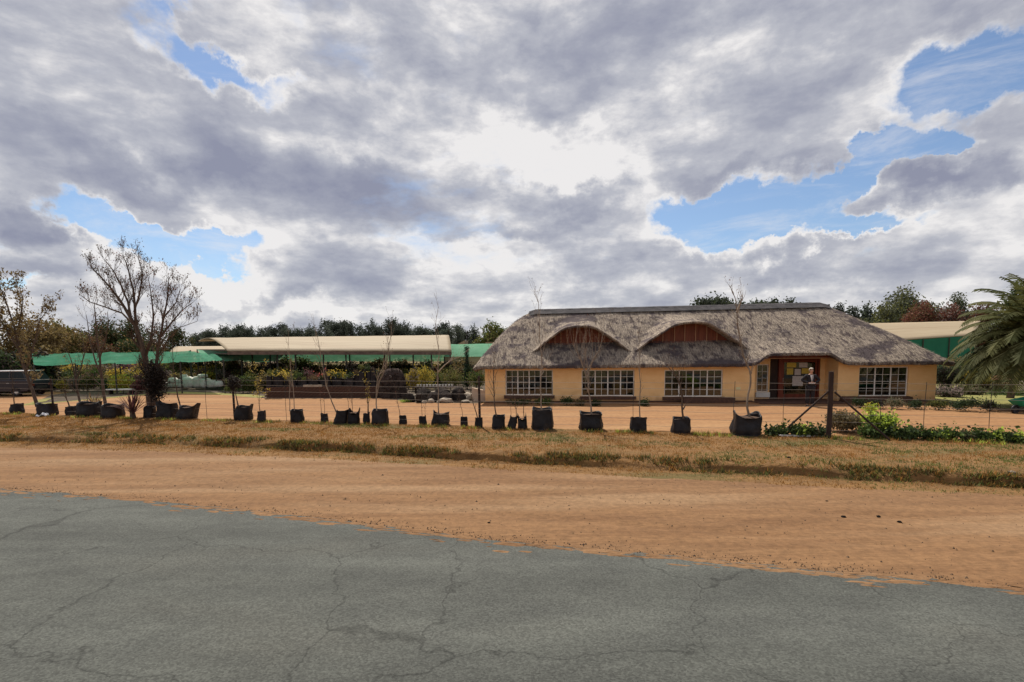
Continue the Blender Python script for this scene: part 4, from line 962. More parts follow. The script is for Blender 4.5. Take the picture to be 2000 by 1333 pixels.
bags = [
 # cx, w, ytop, ybase, rim, lean, label, stems, opts
 (27, 22, 790, 808, 0, 0, 'small square black bag with a thin stem, first from the left', [[(28, 791), (27, 770), (24, 745), (20, 720)]], dict(pale=False)),
 (82, 34, 790, 813, .05, 0, 'wide black bag at the foot of the leaning brown leafed tree', [], {}),
 (134, 18, 795, 812, 0, -.05, 'small black bag with a curved thin trunk, left of the wide dark bag', [[(136, 796), (130, 780), (127, 762), (124, 735)]], dict(pale=False, r=.03)),
 (164, 44, 788, 815, .05, 0, 'wide dark bag with a spiky plant beside it, left of the slender bare tree', [], {}),
 (209, 40, 792, 818, .06, .15, 'slumped black bag under the slender bare tree', [], {}),
 (287, 22, 795, 817, 0, .12, 'small leaning black bag touching the bag of the conical bush', [[(285, 797), (285, 770), (284, 745)]], dict(pale=False, r=.01, twig=.1)),
 (318, 38, 789, 819, .06, .04, 'large black bag holding the dark conical bush', [], {}),
 (356, 38, 794, 820, .12, .30, 'slumped black bag leaning right with a slanting trunk, right of the conical bush', [[(353, 797), (347, 775), (342, 745), (338, 705), (336, 660)]], dict(pale=False, r=.03, twig=.35)),
 (470, 33, 794, 822, .05, .10, 'rounded black bag with a leaning trunk and dark bushy head', [[(466, 797), (462, 778), (458, 755)]], dict(pale=False, r=.032, twig=0)),
 (509, 16, 804, 825, 0, 0, 'narrow black bag under the small yellowing leafy tree', [[(508, 806), (506, 785), (505, 760), (503, 735)]], dict(pale=False, r=.016, twig=.28, lv=2, leaf='yb', per=9, lsize=.06)),
 (577, 26, 802, 826, 0, 0, 'square black bag with two thin pale stems, alone between gaps', [[(575, 804), (574, 775), (570, 735), (566, 700), (563, 650)], [(566, 804), (565, 770), (566, 740)]], dict(r=.018, twig=.3)),
 (632, 15, 809, 825, .06, 0, 'small squat bag with a pair of thin stems', [[(628, 811), (626, 785), (625, 765)], [(634, 811), (633, 785), (634, 760)]], dict(pale=False, r=.010, twig=.1)),
 (662, 28, 803, 829, .05, .22, 'black bag leaning right with a tall pale slanting stem', [[(657, 806), (648, 785), (638, 755), (630, 715), (624, 680), (615, 640)]], dict(r=.026, twig=.45)),
 (688, 24, 804, 829, .25, .10, 'crumpled black bag with peaked rim and two thin stems', [[(684, 808), (680, 785), (678, 760)], [(690, 808), (688, 790), (683, 765)]], dict(pale=False, r=.010, twig=.12)),
 (715, 14, 808, 828, .05, 0, 'narrow bag with a leafy straight sapling, left of the square bag', [[(719, 809), (719, 790), (718, 765), (716, 750)]], dict(pale=False, r=.03, twig=.12, leaf='yb', per=3, lsize=.06)),
 (739, 34, 802, 831, 0, .06, 'square black bag with tall forked pale stems', [[(736, 804), (735, 775), (737, 745), (747, 720), (752, 700)], [(735, 775), (741, 745), (752, 722), (758, 690), (763, 660), (766, 630)]], dict(r=.028, twig=.4)),
 (786, 16, 813, 829, 0, 0, 'tiny black bag with one bent thin stem, right of the forked pale stems', [[(781, 815), (779, 798), (775, 780), (774, 760)]], dict(pale=False, r=.014, twig=.1)),
 (826, 16, 814, 831, .05, -.10, 'tiny rounded bag left of the wide crumpled bag', [[(829, 816), (830, 800), (833, 780)]], dict(pale=False, r=.008, twig=.1)),
 (858, 38, 807, 832, .14, .10, 'wide crumpled bag whose pale sapling forks to the right', [[(857, 810), (856, 780), (855, 750), (855, 725), (858, 690), (850, 640), (856, 600)], [(855, 728), (868, 714), (885, 702), (900, 697)]], dict(r=.024, twig=.35)),
 (906, 16, 816, 833, 0, 0, 'small square bag with a thin stem, right of the wide crumpled bag', [[(904, 818), (902, 800), (898, 785), (896, 765)]], dict(pale=False, r=.010, twig=.12)),
 (935, 17, 817, 836, 0, 0, 'small bag at the dark fence post with a slanting stem', [[(933, 819), (928, 800), (921, 775), (918, 760)]], dict(pale=False, r=.022, twig=.15)),
 (972, 28, 813, 839, 0, .12, 'black bag with a bare sapling in front of the left corner of the house', [[(970, 815), (966, 790), (965, 765), (964, 740), (965, 715), (964, 690)]], dict(pale=False, r=.024, twig=.42, lv=2)),
 (999, 18, 814, 839, .08, .2, 'leaning narrow bag with a thin stick, left of the low twiggy shrub', [[(998, 816), (997, 795), (996, 770)]], dict(pale=False, r=.008, twig=.15)),
 (1021, 20, 815, 839, .30, -.05, 'crumpled bag with a peaked rim holding a low twiggy shrub', [[(1010, 828), (1008, 800), (1006, 780), (1000, 765)], [(1024, 818), (1023, 790), (1024, 765)]], dict(pale=False, r=.016, twig=.35, lv=2)),
 (1060, 46, 800, 841, .03, 0, 'tall broad black bag in front of the leftmost window with a straight sapling', [[(1058, 804), (1057, 775), (1056, 750), (1058, 720), (1056, 680), (1054, 640), (1052, 600), (1050, 585)]], dict(r=.026, twig=.42, lv=2)),
 (1157, 50, 808, 842, .04, -.02, 'broad glossy black bag with a forked pale sapling under the left dormer', [[(1155, 810), (1153, 785), (1149, 765), (1147, 735), (1146, 705), (1142, 680)], [(1148, 745), (1138, 715), (1128, 690), (1118, 670)], [(1147, 730), (1158, 705), (1170, 685), (1176, 660)]], dict(r=.030, twig=.5, lv=2)),
 (1250, 35, 817, 846, 0, 0, 'square black bag between the second and third windows with a slim sapling', [[(1250, 819), (1249, 790), (1251, 750), (1249, 710), (1248, 680), (1247, 650)]], dict(r=.02, twig=.32)),
 (1334, 38, 818, 848, 0, .02, 'black bag with a kinked twiggy sapling in front of the third window', [[(1335, 820), (1332, 795), (1331, 765), (1326, 745), (1315, 728), (1304, 715)], [(1334, 800), (1340, 790)]], dict(pale=False, r=.032, twig=.4, lv=2)),
 (1466, 58, 812, 853, .16, 0, 'widest black bag with eared rim and a tall crooked tree, left of the porch', [[(1464, 822), (1460, 800), (1459, 785), (1465, 755), (1466, 735), (1459, 712), (1450, 690), (1444, 655), (1440, 625), (1438, 600), (1435, 580), (1428, 565)], [(1440, 610), (1447, 590), (1451, 575)]], dict(r=.036, twig=.30, lv=1)),
]
YBL = [MT['yellow'], MT['browngreen']]
for i, (cx, w, yt, yb_, rim, lean, lb, stems, op) in enumerate(bags):
    b = at(cx, yb_, 0); b.z = bank_z(b.x, b.y); Y = b.y
    wm = w / 1000 * Y; hm = (atY(cx, yt, Y).z - b.z)
    b = Vector((b.x, Y + wm * .35, b.z))
    o = thing('potted_sapling' if stems else 'planter_bag_of_soil', lb, 'potted tree' if stems else 'planter bag', b, 0, 'black planter bags along the fence')
    me, sm = bag_mesh(wm, hm, 100 + i, rim, lean)
    link(bpy.data.objects.new('planter_bag', me), o); link(bpy.data.objects.new('soil', sm), o)
    if stems:
        k = dict(op); lf = k.pop('leaf', None)
        if lf: k['leaf'] = YBL
        else: k['leaf'] = [MT['brownleaf'], MT['redleaf']]; k['lsize'] = .035
        sapling(o, stems, b.y, b, 200 + i, **k)
# dark bushy head of the leaning trunk
p = at(458, 822, 0); hb = [o for o in bpy.data.objects if o.get('label', '').startswith('rounded black bag')][0]
c = atY(459, 750, hb.location.y) - hb.location
link(bpy.data.objects.new('crown', leafcloud('crown', [(c.x, 0, c.z, .26, .26, .27), (c.x - .05, 0, c.z + .15, .18, .18, .15)], 900, .07, MT['darkpurple'], 4)), hb)
# conical bush
p = at(307, 819, 0); Y = p.y + .35
o = thing('conical_bush', 'dark pointed bush standing on the large bag below the tall bare tree', 'bush', (atY(310, 790, Y).x, Y, .52)); H = atY(300, 708, Y).z - .52
link(bpy.data.objects.new('crown', leafcloud('crown', [(-.02 - .13 * t, 0, H * (.16 + .8 * t), .50 * math.sin(math.pi * min(1, .12 + .8 * (1 - t) ** .8)) + .06, .4 * math.sin(math.pi * min(1, .12 + .8 * (1 - t) ** .8)) + .06, H * .13) for t in np.linspace(0, 1, 9)], 4200, .075, MT['darkpurple'], 12, .35)), o)
MB().tube([(.05, 0, -.1), (0, 0, H * .5)], [.03, .015], 6).build('stem', MT['bark'], o)
# spiky plants
def spiky(px, py, rpx, label, mats, seed, n=60, lean=0):
    b = at(px, py, 0); b.z = bank_z(b.x, b.y); g = random.Random(seed); Rr = rpx / 1000 * b.y
    o = thing('spiky_plant', label, 'plant', b); lm = []
    for i in range(n):
        a = g.uniform(0, 6.28); tl = g.uniform(.25, 1.1); ln = Rr * g.uniform(.8, 1.15); w = .022
        d = Vector((math.cos(a) * math.sin(tl) + lean, math.sin(a) * math.sin(tl), math.cos(tl))).normalized(); s = d.cross(Vector((0, 0, 1)))
        s = s.normalized() * w if s.length > .01 else Vector((w, 0, 0)); p0 = Vector((g.uniform(-.08, .08), g.uniform(-.08, .08), .15 + g.uniform(0, .15)))
        q = p0 + d * ln * .6; e = p0 + d * ln + Vector((0, 0, -.10 * ln * tl))
        MB().add([p0 - s * .7, p0 + s * .7, q + s, e, q - s], [(0, 1, 2, 4), (4, 2, 3)]).build('leaf', mats[g.randrange(len(mats))], o)
    MB().tube([(0, 0, 0), (lean * .1, 0, .3)], [.12, .08], 8).build('stem', MT['bark'], o)
MT['spiky'] = leafm('spiky_leaf', (0.14, 0.065, 0.045), (0.10, 0.06, 0.035), .2)
spiky(260, 818, 46, 'reddish spiky plant right of the slumped bag, without a trunk', [MT['spiky'], MT['purple']], 3, 70, -.12)
spiky(184, 806, 34, 'brown green spiky plant behind the wide dark bag', [MT['spiky'], MT['browngreen']], 4, 46)
# white litter
b = at(84, 814, 0); o = thing('plastic_litter', 'crumpled white plastic litter on the bank below the second bag', 'litter', (b.x, b.y, bank_z(b.x, b.y) + .01))
g = random.Random(2); mb = MB(); nn = 9
vv = [(.06 * i - .27 + g.uniform(-.02, .02), .05 * j - .12 + g.uniform(-.02, .02), max(0, .09 * g.random() + (.10 if 4 < i < 8 else 0) - .02 * abs(j - 2))) for j in range(5) for i in range(nn)]
mb.add(vv, [(j * nn + i, j * nn + i + 1, (j + 1) * nn + i + 1, (j + 1) * nn + i) for j in range(4) for i in range(nn - 1)]); mb.build('sheet', mat('white_plastic', (.8, .8, .82), None, 5, .5), o)

# ------------------------------------------------------------------ wire fence
fo = lambda x: c_fence(x) + 0.40
fx0, fx1 = at(-60, 812).x, at(2080, 868).x
fence = thing('wire_fence', 'wire fence with thin droppers and dark timber posts along the yard', 'fence', (0, 0, 0))
for zz_ in (.18, .42, .66, .9, 1.14, 1.38, 1.58):
    pts = []
    x = fx0
    while x < fx1: pts.append((x, fo(x), zz_ + .012 * math.sin(x * 1.7 + zz_ * 9))); x += .8
    MB().tube(pts, .0042, 4).build('wire', MT['wire'], fence)
def fpt(px, py=830):
    p = at(px, py, 0)
    for _ in range(8):
        yy = fo(p.x); d = ray(px, py); p = Vector((d.x / d.y * yy, yy, 0))
    return p
for px in (33, 175, 405, 560, 690, 825, 1079, 1237, 1433, 1530, 1720, 1805, 1933):
    p = fpt(px); MB().tube([(p.x, p.y + .01, 0), (p.x - .015, p.y + .01, .8), (p.x + .01, p.y + .01, 1.64)], .008, 5).build('dropper', MT['pole'], fence)
for px, r, h in ((105, .042, 1.62), (458, .045, 1.62), (937, .045, 1.78)):
    p = fpt(px); MB().tube([(p.x, p.y + .05, -.1), (p.x - .01, p.y + .05, h)], [r, r * .9], 9).build('post', MT['post'], fence)
p = at(1622, 857, 0); hp = atY(1628, 726, p.y + .1).z
cp_ = Vector((p.x, p.y + .1, 0))
MB().tube([cp_ + Vector((0, 0, -.1)), cp_ + Vector((.01, 0, hp * .5)), cp_ + Vector((0.0, 0, hp))], [.072, .07, .068], 12).build('corner_post', MT['post'], fence)
q = atY(1532, 824, cp_.y + .9); qz = 0
e0 = atY(1618, 765, cp_.y); e1 = at(1520, 828, 0)
MB().tube([e0, Vector((atY(1530, 828, cp_.y + .5).x, cp_.y + .5, .12))], [.03, .03], 8).build('brace', MT['post'], fence)
e2 = atY(1630, 766, cp_.y); e3 = at(1742, 862, 0); e3.z = bank_z(e3.x, e3.y)
MB().tube([e2, e3 + Vector((0, .05, 0))], [.028, .028], 8).build('brace', MT['post'], fence)
# ------------------------------------------------------------------ hedge and bushes at the right of the fence
def bush(px, pyb, wpx, hpx, label, mats, seed, n=900, leaf=.08, name='bush', flat=1.0, Y=None, group=None, cat='bush', lumps=9, frac=.3, depth=None, stem=True):
    b = at(px, pyb, 0)
    if Y: b = Vector((atY(px, pyb, Y).x, Y, 0))
    Y = b.y; wr = wpx / 2000 * Y; H = hpx / 1000 * Y; dr = depth or wr
    g = random.Random(seed); bl = []
    for i in range(lumps):
        a = g.uniform(0, 6.28); d = .6 * math.sqrt(g.random()); rr = g.uniform(.35, .5)
        bl.append((d * wr * math.cos(a), d * dr * math.sin(a), H * g.uniform(.35, .68), rr * wr, rr * dr, H * g.uniform(.22, .34)))
    o = thing(name, label, cat, (b.x, Y, 0), 0, group)
    link(bpy.data.objects.new('foliage', leafcloud('foliage', bl, n, leaf, mats, seed, .42, frac=frac)), o)
    if stem:
        mb = MB(); tips = []; grow(mb, tips, Vector((0, 0, 0)), Vector((0, 0, 1)), H * .4, .02 + H * .01, 2, g, .7, .05); mb.build('stem', MT['bark'], o)
    return o
HG = 'low leafy hedge plants along the fence'
hx = 1508; i = 0
while hx < 2010:
    if 1612 < hx < 1690: hx += 8; continue
    w = rnd.uniform(22, 32); base = 850 + (hx - 1500) * .028
    m_ = rnd.choice([['green', 'dkgreen'], ['dkgreen', 'green'], ['green', 'lime'], ['dkgreen', 'greyleaf']])
    side = 'left' if hx < 1620 else 'right'
    no = i if side == 'left' else i - 100
    bush(hx, base, w + 8, rnd.uniform(15, 24), f'low leafy hedge plant {side} of the braced post, {ORD[no % 100 if no >= 0 else no + 100]} going right', [MT[m_[0]], MT[m_[1]]], 300 + i, 330, .10, 'hedge_plant', group=HG, cat='hedge plant', stem=False)
    hx += w * .72; i += 1
    if side == 'left' and hx > 1612: i = 100
for lbn in []: pass
bush(1652, 845, 78, 46, 'round grey brown lavender like bush right of the braced post', [MT['greyleaf'], MT['browngreen']], 401, 3800, .07, lumps=14)
bush(1722, 852, 78, 52, 'bright lime green bush behind the right brace', [MT['lime'], MT['green']], 402, 1500, .10)
bush(1700, 815, 26, 30, 'small lime sprig bush left of the bright lime bush', [MT['lime'], MT['yellow']], 403, 260, .09)
# white kerb strip beside the hedge
a = at(1522, 853, 0); c = at(1612, 854, 0)
o = thing('kerb_strip', 'pale kerb stone lying in front of the hedge left of the braced post', 'kerb', (a.x, a.y, bank_z(a.x, a.y)), math.atan2(c.y - a.y, c.x - a.x))
MB().box(0, (c - a).length, 0, .1, -.03, .05).build('kerb', MT['white'], o)
# beds before the house
GB = 'bed plants along the front wall'
for k, (px, pyb, w, h, mm, lb) in enumerate([
    (1012, 791, 60, 14, 'dkgreen', 'low dark bed plants under the leftmost window'), (1062, 792, 50, 15, 'green', 'low bed bush right of the broad bag, under the leftmost window'),
    (1106, 793, 36, 17, 'dkgreen', 'dark green bed bush between the first and second windows'), (1132, 793, 26, 12, 'brownleaf', 'brownish low bed plant left of the second window'),
    (1165, 794, 24, 11, 'dkgreen', 'small bed plant under the left half of the second window'), (1262, 794, 30, 14, 'dkgreen', 'small dark bed bush between second and third windows'),
    (1680, 797, 40, 22, 'dkgreen', 'dark shrub in front of the brick planter, left one'), (1712, 799, 40, 22, 'darkpurple', 'dark shrub in front of the middle of the brick planter'),
    (1750, 800, 44, 24, 'greyleaf', 'grey leafed shrub right of the brick planter'), (1790, 800, 44, 22, 'dkgreen', 'dark green shrub under the right corner of the window'),
    (1826, 801, 44, 24, 'olive', 'yellowish shrub at the right corner of the house'), (1862, 803, 44, 24, 'dkgreen', 'dark green shrub just right of the house corner'),
    (1896, 804, 50, 30, 'dkgreen', 'dark rounded shrub on the lawn edge right of the house'), (1930, 804, 44, 24, 'darkpurple', 'darkest shrub at the end of the bed right of the house')]):
    bush(px, pyb, w, h, lb, [MT[mm], MT['dkgreen']], 420 + k, 700, .07, group=GB, stem=False, name='bed_shrub')
GR = 'garden shrubs beyond the house'
for k, (px, pyb, w, h, mm, lb, Y, yt) in enumerate([
    (1852, 0, 54, 0, 'mauve', 'mauve flowering shrub against the right end of the house', 27, 757), (1888, 0, 66, 0, 'greyleaf', 'grey green shrub beyond the right house corner', 28.5, 756),
    (1930, 0, 70, 0, 'brownleaf', 'brown low shrub in the bed beyond the lawn', 30, 752), (1972, 0, 80, 0, 'green', 'low clipped green edging plant right of the lawn', 28, 769),
    (1850, 0, 60, 0, 'darkpurple', 'near black shrub under the right eave behind the house', 31, 712), (1880, 0, 70, 0, 'dkgreen', 'dark shrub right of the near black one beyond the house end', 33, 700),
    (1915, 0, 70, 0, 'dkgreen', 'dark green tall bush left of the palm trunk', 34, 715), (1950, 0, 70, 0, 'darkpurple', 'very dark bush below the palm fronds', 35, 720),
    (1988, 0, 70, 0, 'dkgreen', 'dark bush at the right edge under the small thatched canopy', 35, 712), (2030, 0, 70, 0, 'dkgreen', 'dark bush beyond the right edge beside the canopy', 35, 705),
    (1868, 0, 80, 0, 'browngreen', 'yellowing bush above the dark shrubs right of the house', 37, 688), (1925, 0, 80, 0, 'browngreen', 'brownish green bush in front of the teal net', 38, 692),
    (1975, 0, 70, 0, 'brownleaf', 'orange brown bush near the right edge', 39, 692), (1905, 0, 50, 0, 'yellow', 'pale flowering yellow bush among the dark shrubs right of the house', 30.5, 724)]):
    H_ = atY(px, yt, Y).z
    bush(px, 790, w, H_ / Y * 1000, lb, [MT[mm], MT['dkgreen']], 450 + k, 4200, .10, Y=Y, group=GR, name='garden_shrub', lumps=16)
# stone pillar, bench, wheelbarrow
Y = 30; p = atY(1994, 745, Y)
o = thing('stone_pillar', 'rough stone garden pillar at the right edge beyond the lawn', 'pillar', (p.x, Y, 0)); h = p.z
for k in range(7): MB().box(-.16 - .02 * (k % 2), .16 + .015 * (k % 3), -.16, .16, h / 7 * k + .006, h / 7 * (k + 1)).build('stone', MT['stone'], o)
Y = 31; a = atY(1925, 760, Y); c = atY(1990, 760, Y); wl = c.x - a.x
o = thing('garden_bench', 'pale plank garden bench beside the stone pillar', 'bench', (a.x, Y, 0))
hs = .42
for k in range(3): MB().box(0, wl, .13 * k, .13 * k + .11, hs, hs + .04).build('plank', MT['palestrip'], o)
for k in range(2): MB().box(0, wl, .42, .45, hs + .2 + .16 * k, hs + .32 + .16 * k).build('back_plank', MT['palestrip'], o)
for x in (.08, wl - .16):
    for y in (.02, .36): MB().box(x, x + .07, y, y + .06, 0, hs - .002).build('leg', MT['post'], o)
    MB().box(x, x + .07, .452, .49, 0, hs + .5).build('leg', MT['post'], o)
p = at(1990, 812, 0); bt = mat('green_barrow_plastic', (.03, .30, .18), None, 4, .35)
o = thing('wheelbarrow', 'green wheelbarrow cut by the right edge, nose down on the dirt', 'wheelbarrow', (p.x + 1.05, p.y + .6, 0), R(8))
tb = [(-.55, -.18, .30), (-.55, .18, .30), (.55, .28, .42), (.55, -.28, .42)]; tt = [(-.78, -.26, .52), (-.78, .26, .52), (.7, .38, .72), (.7, -.38, .72)]
MB().add(tb + tt, [(0, 1, 2, 3), (0, 4, 5, 1), (1, 5, 6, 2), (2, 6, 7, 3), (3, 7, 4, 0)]).build('tray', bt, o)
for s in (-1, 1):
    MB().tube([(-.75, 0.04 * s, .17), (-.3, .14 * s, .27), (.6, .28 * s, .38), (1.15, .3 * s, .62)], .017, 7).build('handle', MT['pole'], o)
    MB().tube([(.45, .24 * s, .35), (.5, .25 * s, 0)], .015, 6).build('leg', MT['pole'], o)
def wheel(r, w, par, loc, rot=(math.pi / 2, 0, 0), rimm=None):
    wm = MB().lathe([(r * .55, -w / 2), (r * .9, -w / 2), (r, -w * .3), (r, w * .3), (r * .9, w / 2), (r * .55, w / 2), (r * .55, -w / 2)], 24).build('wheel', MT['bag'], par, True)
    wm.location = loc; wm.rotation_euler = rot
    MB().lathe([(.001, -w * .3), (r * .2, -w * .34), (r * .54, -w * .22), (r * .54, w * .22), (r * .2, w * .34), (.001, w * .3)], 16).build('rim', rimm or MT['cement'], wm, True)
wheel(.18, .08, o, (-.72, 0, .18))
# little thatched canopy at the far right
Y = 36; p = atY(2000, 672, Y)
o = thing('thatched_canopy', 'small round thatched canopy at the right edge below the palm', 'canopy', (p.x + .6, Y, 0))
ht = p.z
MB().lathe([(.05, ht + .1), (.8, ht - .25), (1.7, ht - .62), (1.95, ht - .8), (1.9, ht - .9), (.05, ht - .35)], 20).build('roof', MT['thatch'], o, True)
MB().tube([(0, 0, 0), (0, 0, ht - .3)], .08, 8).build('pole', MT['post'], o)
# palm
def palm():
    Y = 21.5; c0 = atY(2036, 672, Y); o = thing('palm_tree', 'big green palm arching in from the right edge', 'palm', (c0.x, Y, 0)); g = random.Random(12)
    MB().tube([(0, 0, 0), (.03, 0, c0.z * .5), (0, 0, c0.z - .1)], [.32, .27, .24], 14).build('trunk', MT['bark'], o)
    top = Vector((0, 0, c0.z))
    for i in range(120):
        a = i * 2.39996; el_ = R(82) * (1 - (i / 119) ** .8) - R(4) * (i / 119)
        ln = g.uniform(3.1, 4.0); d = Vector((math.cos(a) * math.cos(el_), math.sin(a) * math.cos(el_), math.sin(el_)))
        pts = []; q = top.copy(); n = 14; v = d.copy()
        for s in range(n + 1):
            pts.append(q.copy()); v = (v + Vector((0, 0, -.15 * (.4 + s / n)))).normalized(); q = q + v * ln / n
        mb = MB().tube(pts, [.035 * (1 - s / (n + 1)) + .006 for s in range(n + 1)], 4, cap=False)
        for s in range(2, n + 1):
            t = (pts[s] - pts[s - 1]).normalized(); sd_ = t.cross(Vector((0, 0, 1)))
            if sd_.length < .05: sd_ = Vector((1, 0, 0))
            sd_.normalize(); L_ = .62 * math.sin(math.pi * min(1, .12 + .82 * s / n)) + .08
            for sub in range(3):
                base = pts[s - 1].lerp(pts[s], sub / 3)
                for sg in (-1, 1):
                    dr = (sd_ * sg + t * .75 + Vector((0, 0, -.25 + g.uniform(-.12, .2)))).normalized(); e = base + dr * L_ * g.uniform(.85, 1.1) + Vector((0, 0, -.08)); w = t * .034
                    mb.add([base - w, base + w, base.lerp(e, .6) + w * .9, e, base.lerp(e, .6) - w * .9], [(0, 1, 2, 3, 4)])
        mb.build('frond', MT['palm'], o)
palm()
crown_tree(1990, 545, 26, 60, 'upper green tree top peeping over the palm at the right edge', [MT['dkgreen'], MT['palm']], seed=77, n=2600, leaf=.16, low=.75, lumps=7)
# tan greenhouse on the right with teal net sides
def quad_roof(name, c, m, parent, nx=24, ny=8, bulge=.0, thick=.06, corr=0.0):
    FL, FR, BR, BL_ = c; mb = MB(); vv = []
    for j in range(ny + 1):
        t = j / ny
        for i in range(nx + 1):
            s = i / nx; p = (FL.lerp(FR, s)).lerp(BL_.lerp(BR, s), t); p = p + Vector((0, 0, bulge * math.sin(math.pi * t) + 0 * math.sin(i * 2.2) + .8 * corr * noise.noise(Vector((i * .3, j * .9, 2)))))
            vv.append(p)
    n = len(vv); fs = [(j * (nx + 1) + i, j * (nx + 1) + i + 1, (j + 1) * (nx + 1) + i + 1, (j + 1) * (nx + 1) + i) for j in range(ny) for i in range(nx)]
    mb.add(vv, fs)
    if thick:
        mb.add([v - Vector((0, 0, thick)) for v in vv], [tuple(reversed(f)) for f in fs])
        rg = [i for i in range(nx + 1)] + [j * (nx + 1) + nx for j in range(1, ny + 1)] + [ny * (nx + 1) + i for i in range(nx - 1, -1, -1)] + [j * (nx + 1) for j in range(ny - 1, 0, -1)]
        for q in range(len(rg)):
            a, b = rg[q], rg[(q + 1) % len(rg)]; mb.f.append((a, n + a, n + b, b)); mb.m.append(0)
    return mb.build(name, m, parent, True)
o = thing('greenhouse', 'tan roofed greenhouse with teal net sides behind the right end of the house', 'greenhouse')
FL, FR, BR, BL_ = atY(1700, 668, 44), atY(1905, 654, 44), atY(1915, 627, 53), atY(1690, 632, 53)
quad_roof('roof', (FL, FR, BR, BL_), MT['polywhite'], o, bulge=.1, corr=.02)
mb = MB(); nn = 30
for s in range(nn):
    a = FL.lerp(FR, s / nn); b = FL.lerp(FR, (s + 1) / nn); mb.add([a + Vector((0, .02, -.07)), b + Vector((0, .02, -.07)), Vector((b.x, b.y + .02, .2)), Vector((a.x, a.y + .02, .2))], [(0, 1, 2, 3)])
mb.build('net_side', MT['netteal'], o)
for s in (0, .25, .5, .75, 1):
    a = FL.lerp(FR, s); MB().tube([(a.x, a.y - .06, 0), (a.x, a.y - .06, a.z - .1)], .05, 6).build('pole', MT['pole'], o)

# ------------------------------------------------------------------ nursery sheds and nets on the left
sh = thing('nursery_shed', 'long open shed with a pale plastic roof in the nursery', 'shed')
FL, FR, BR, BL_ = atY(444, 685, 37), atY(882, 686, 40), atY(874, 657, 47.5), atY(388, 666, 47.5)
quad_roof('roof', (FL, FR, BR, BL_), MT['polywhite'], sh, 60, 12, bulge=.55, corr=.03)
mb = MB()
mb.tube([FL + Vector((0, .1, -.2)), FR + Vector((0, .1, -.2))], .06, 6).build('eave_rail', MT['fascia'], sh)
# ceiling boards under the roof
quad_roof('underside', (FL + Vector((.1, .1, -.25)), FR + Vector((-.1, .1, -.25)), BR + Vector((-.1, 0, -1.1)), BL_ + Vector((.1, 0, -1.1))), MT['fascia'], sh, 8, 3, thick=.04)
MB().add([FL + Vector((0, 0, -.06)), FR + Vector((0, 0, -.06)), FR + Vector((0, 0, -.30)), FL + Vector((0, 0, -.30)), FL + Vector((0, .06, -.06)), FR + Vector((0, .06, -.06)), FR + Vector((0, .06, -.30)), FL + Vector((0, .06, -.30))],
         [(0, 3, 2, 1), (4, 5, 6, 7), (0, 1, 5, 4), (2, 3, 7, 6)]).build('fascia', MT['fascia'], sh)
for px in (444, 480, 532, 566, 620, 645, 664, 720, 752, 800, 838, 878):
    s = (px - 444) / 438; a = FL.lerp(FR, s); yy = a.y + (0.3 if px % 3 else 3.5)
    MB().tube([(a.x, yy, 0), (a.x, yy, a.z - .28)], .055, 7).build('pole', MT['pole'], sh)
o = thing('low_shed_roof', 'lower pale greenhouse roof left of the long shed', 'greenhouse')
c4 = (atY(330, 690, 44), atY(470, 690, 44), atY(500, 676, 52), atY(345, 677, 52))
quad_roof('roof', c4, MT['polywhite'], o, 16, 4, bulge=.1)
for q in (c4[0], c4[1]): MB().tube([(q.x, q.y + .2, 0), (q.x, q.y + .2, q.z - .05)], .05, 6).build('pole', MT['pole'], o)
def net(name, label, corners, m, poles, nx=30, ny=8, sag=.10, thick=0):
    o = thing(name, label, 'shade net'); FL, FR, BR, BL_ = corners; mb = MB(); vv = []
    for j in range(ny + 1):
        for i in range(nx + 1):
            s, t = i / nx, j / ny; p = (FL.lerp(FR, s)).lerp(BL_.lerp(BR, s), t)
            p = p + Vector((0, 0, -sag * abs(math.sin(s * math.pi * max(1, len(poles) - 1))) * (1 - abs(2 * t - 1) * .3) + .07 * noise.noise(Vector((i * .45, j * .6, 1))) + .03 * noise.noise(Vector((i * 1.9, j * 1.3, 4))))); vv.append(p)
    mb.add(vv, [(j * (nx + 1) + i, j * (nx + 1) + i + 1, (j + 1) * (nx + 1) + i + 1, (j + 1) * (nx + 1) + i) for j in range(ny) for i in range(nx)])
    mb.build('net', m, o, True)
    for s in poles:
        for c, d in ((FL.lerp(FR, s), 1), (BL_.lerp(BR, s), -1)):
            MB().tube([(c.x, c.y, 0), (c.x, c.y, c.z + .02)], .045, 6).build('pole', MT['pole'], o)
    return o
net('shade_net', 'dark green shade net stretched over plants at the far left', (atY(66, 713, 34), atY(352, 707, 34.5), atY(372, 685, 40), atY(62, 691, 40)), MT['net'], (0, .28, .55, .8, 1), 48)
net('shade_net', 'green shade net section with a drooping corner beside the low shed roof', (atY(352, 707, 34.6), atY(436, 703, 34.6), atY(420, 692, 38), atY(370, 685.5, 40)), MT['net'], (0, 1), 16)
net('shade_net', 'pale green net panel running under the left end of the shed', (atY(400, 703, 38), atY(540, 705, 39.5), atY(560, 689, 44), atY(385, 683, 44)), MT['netpale'], (0, .5, 1), 20)
net('shade_net', 'pale green net hanging behind the poles of the long shed', (atY(470, 706, 49.0), atY(900, 705, 49.0), atY(900, 689, 49.6), atY(470, 690, 49.6)), MT['netpale'], (0, .25, .5, .75, 1), 40)
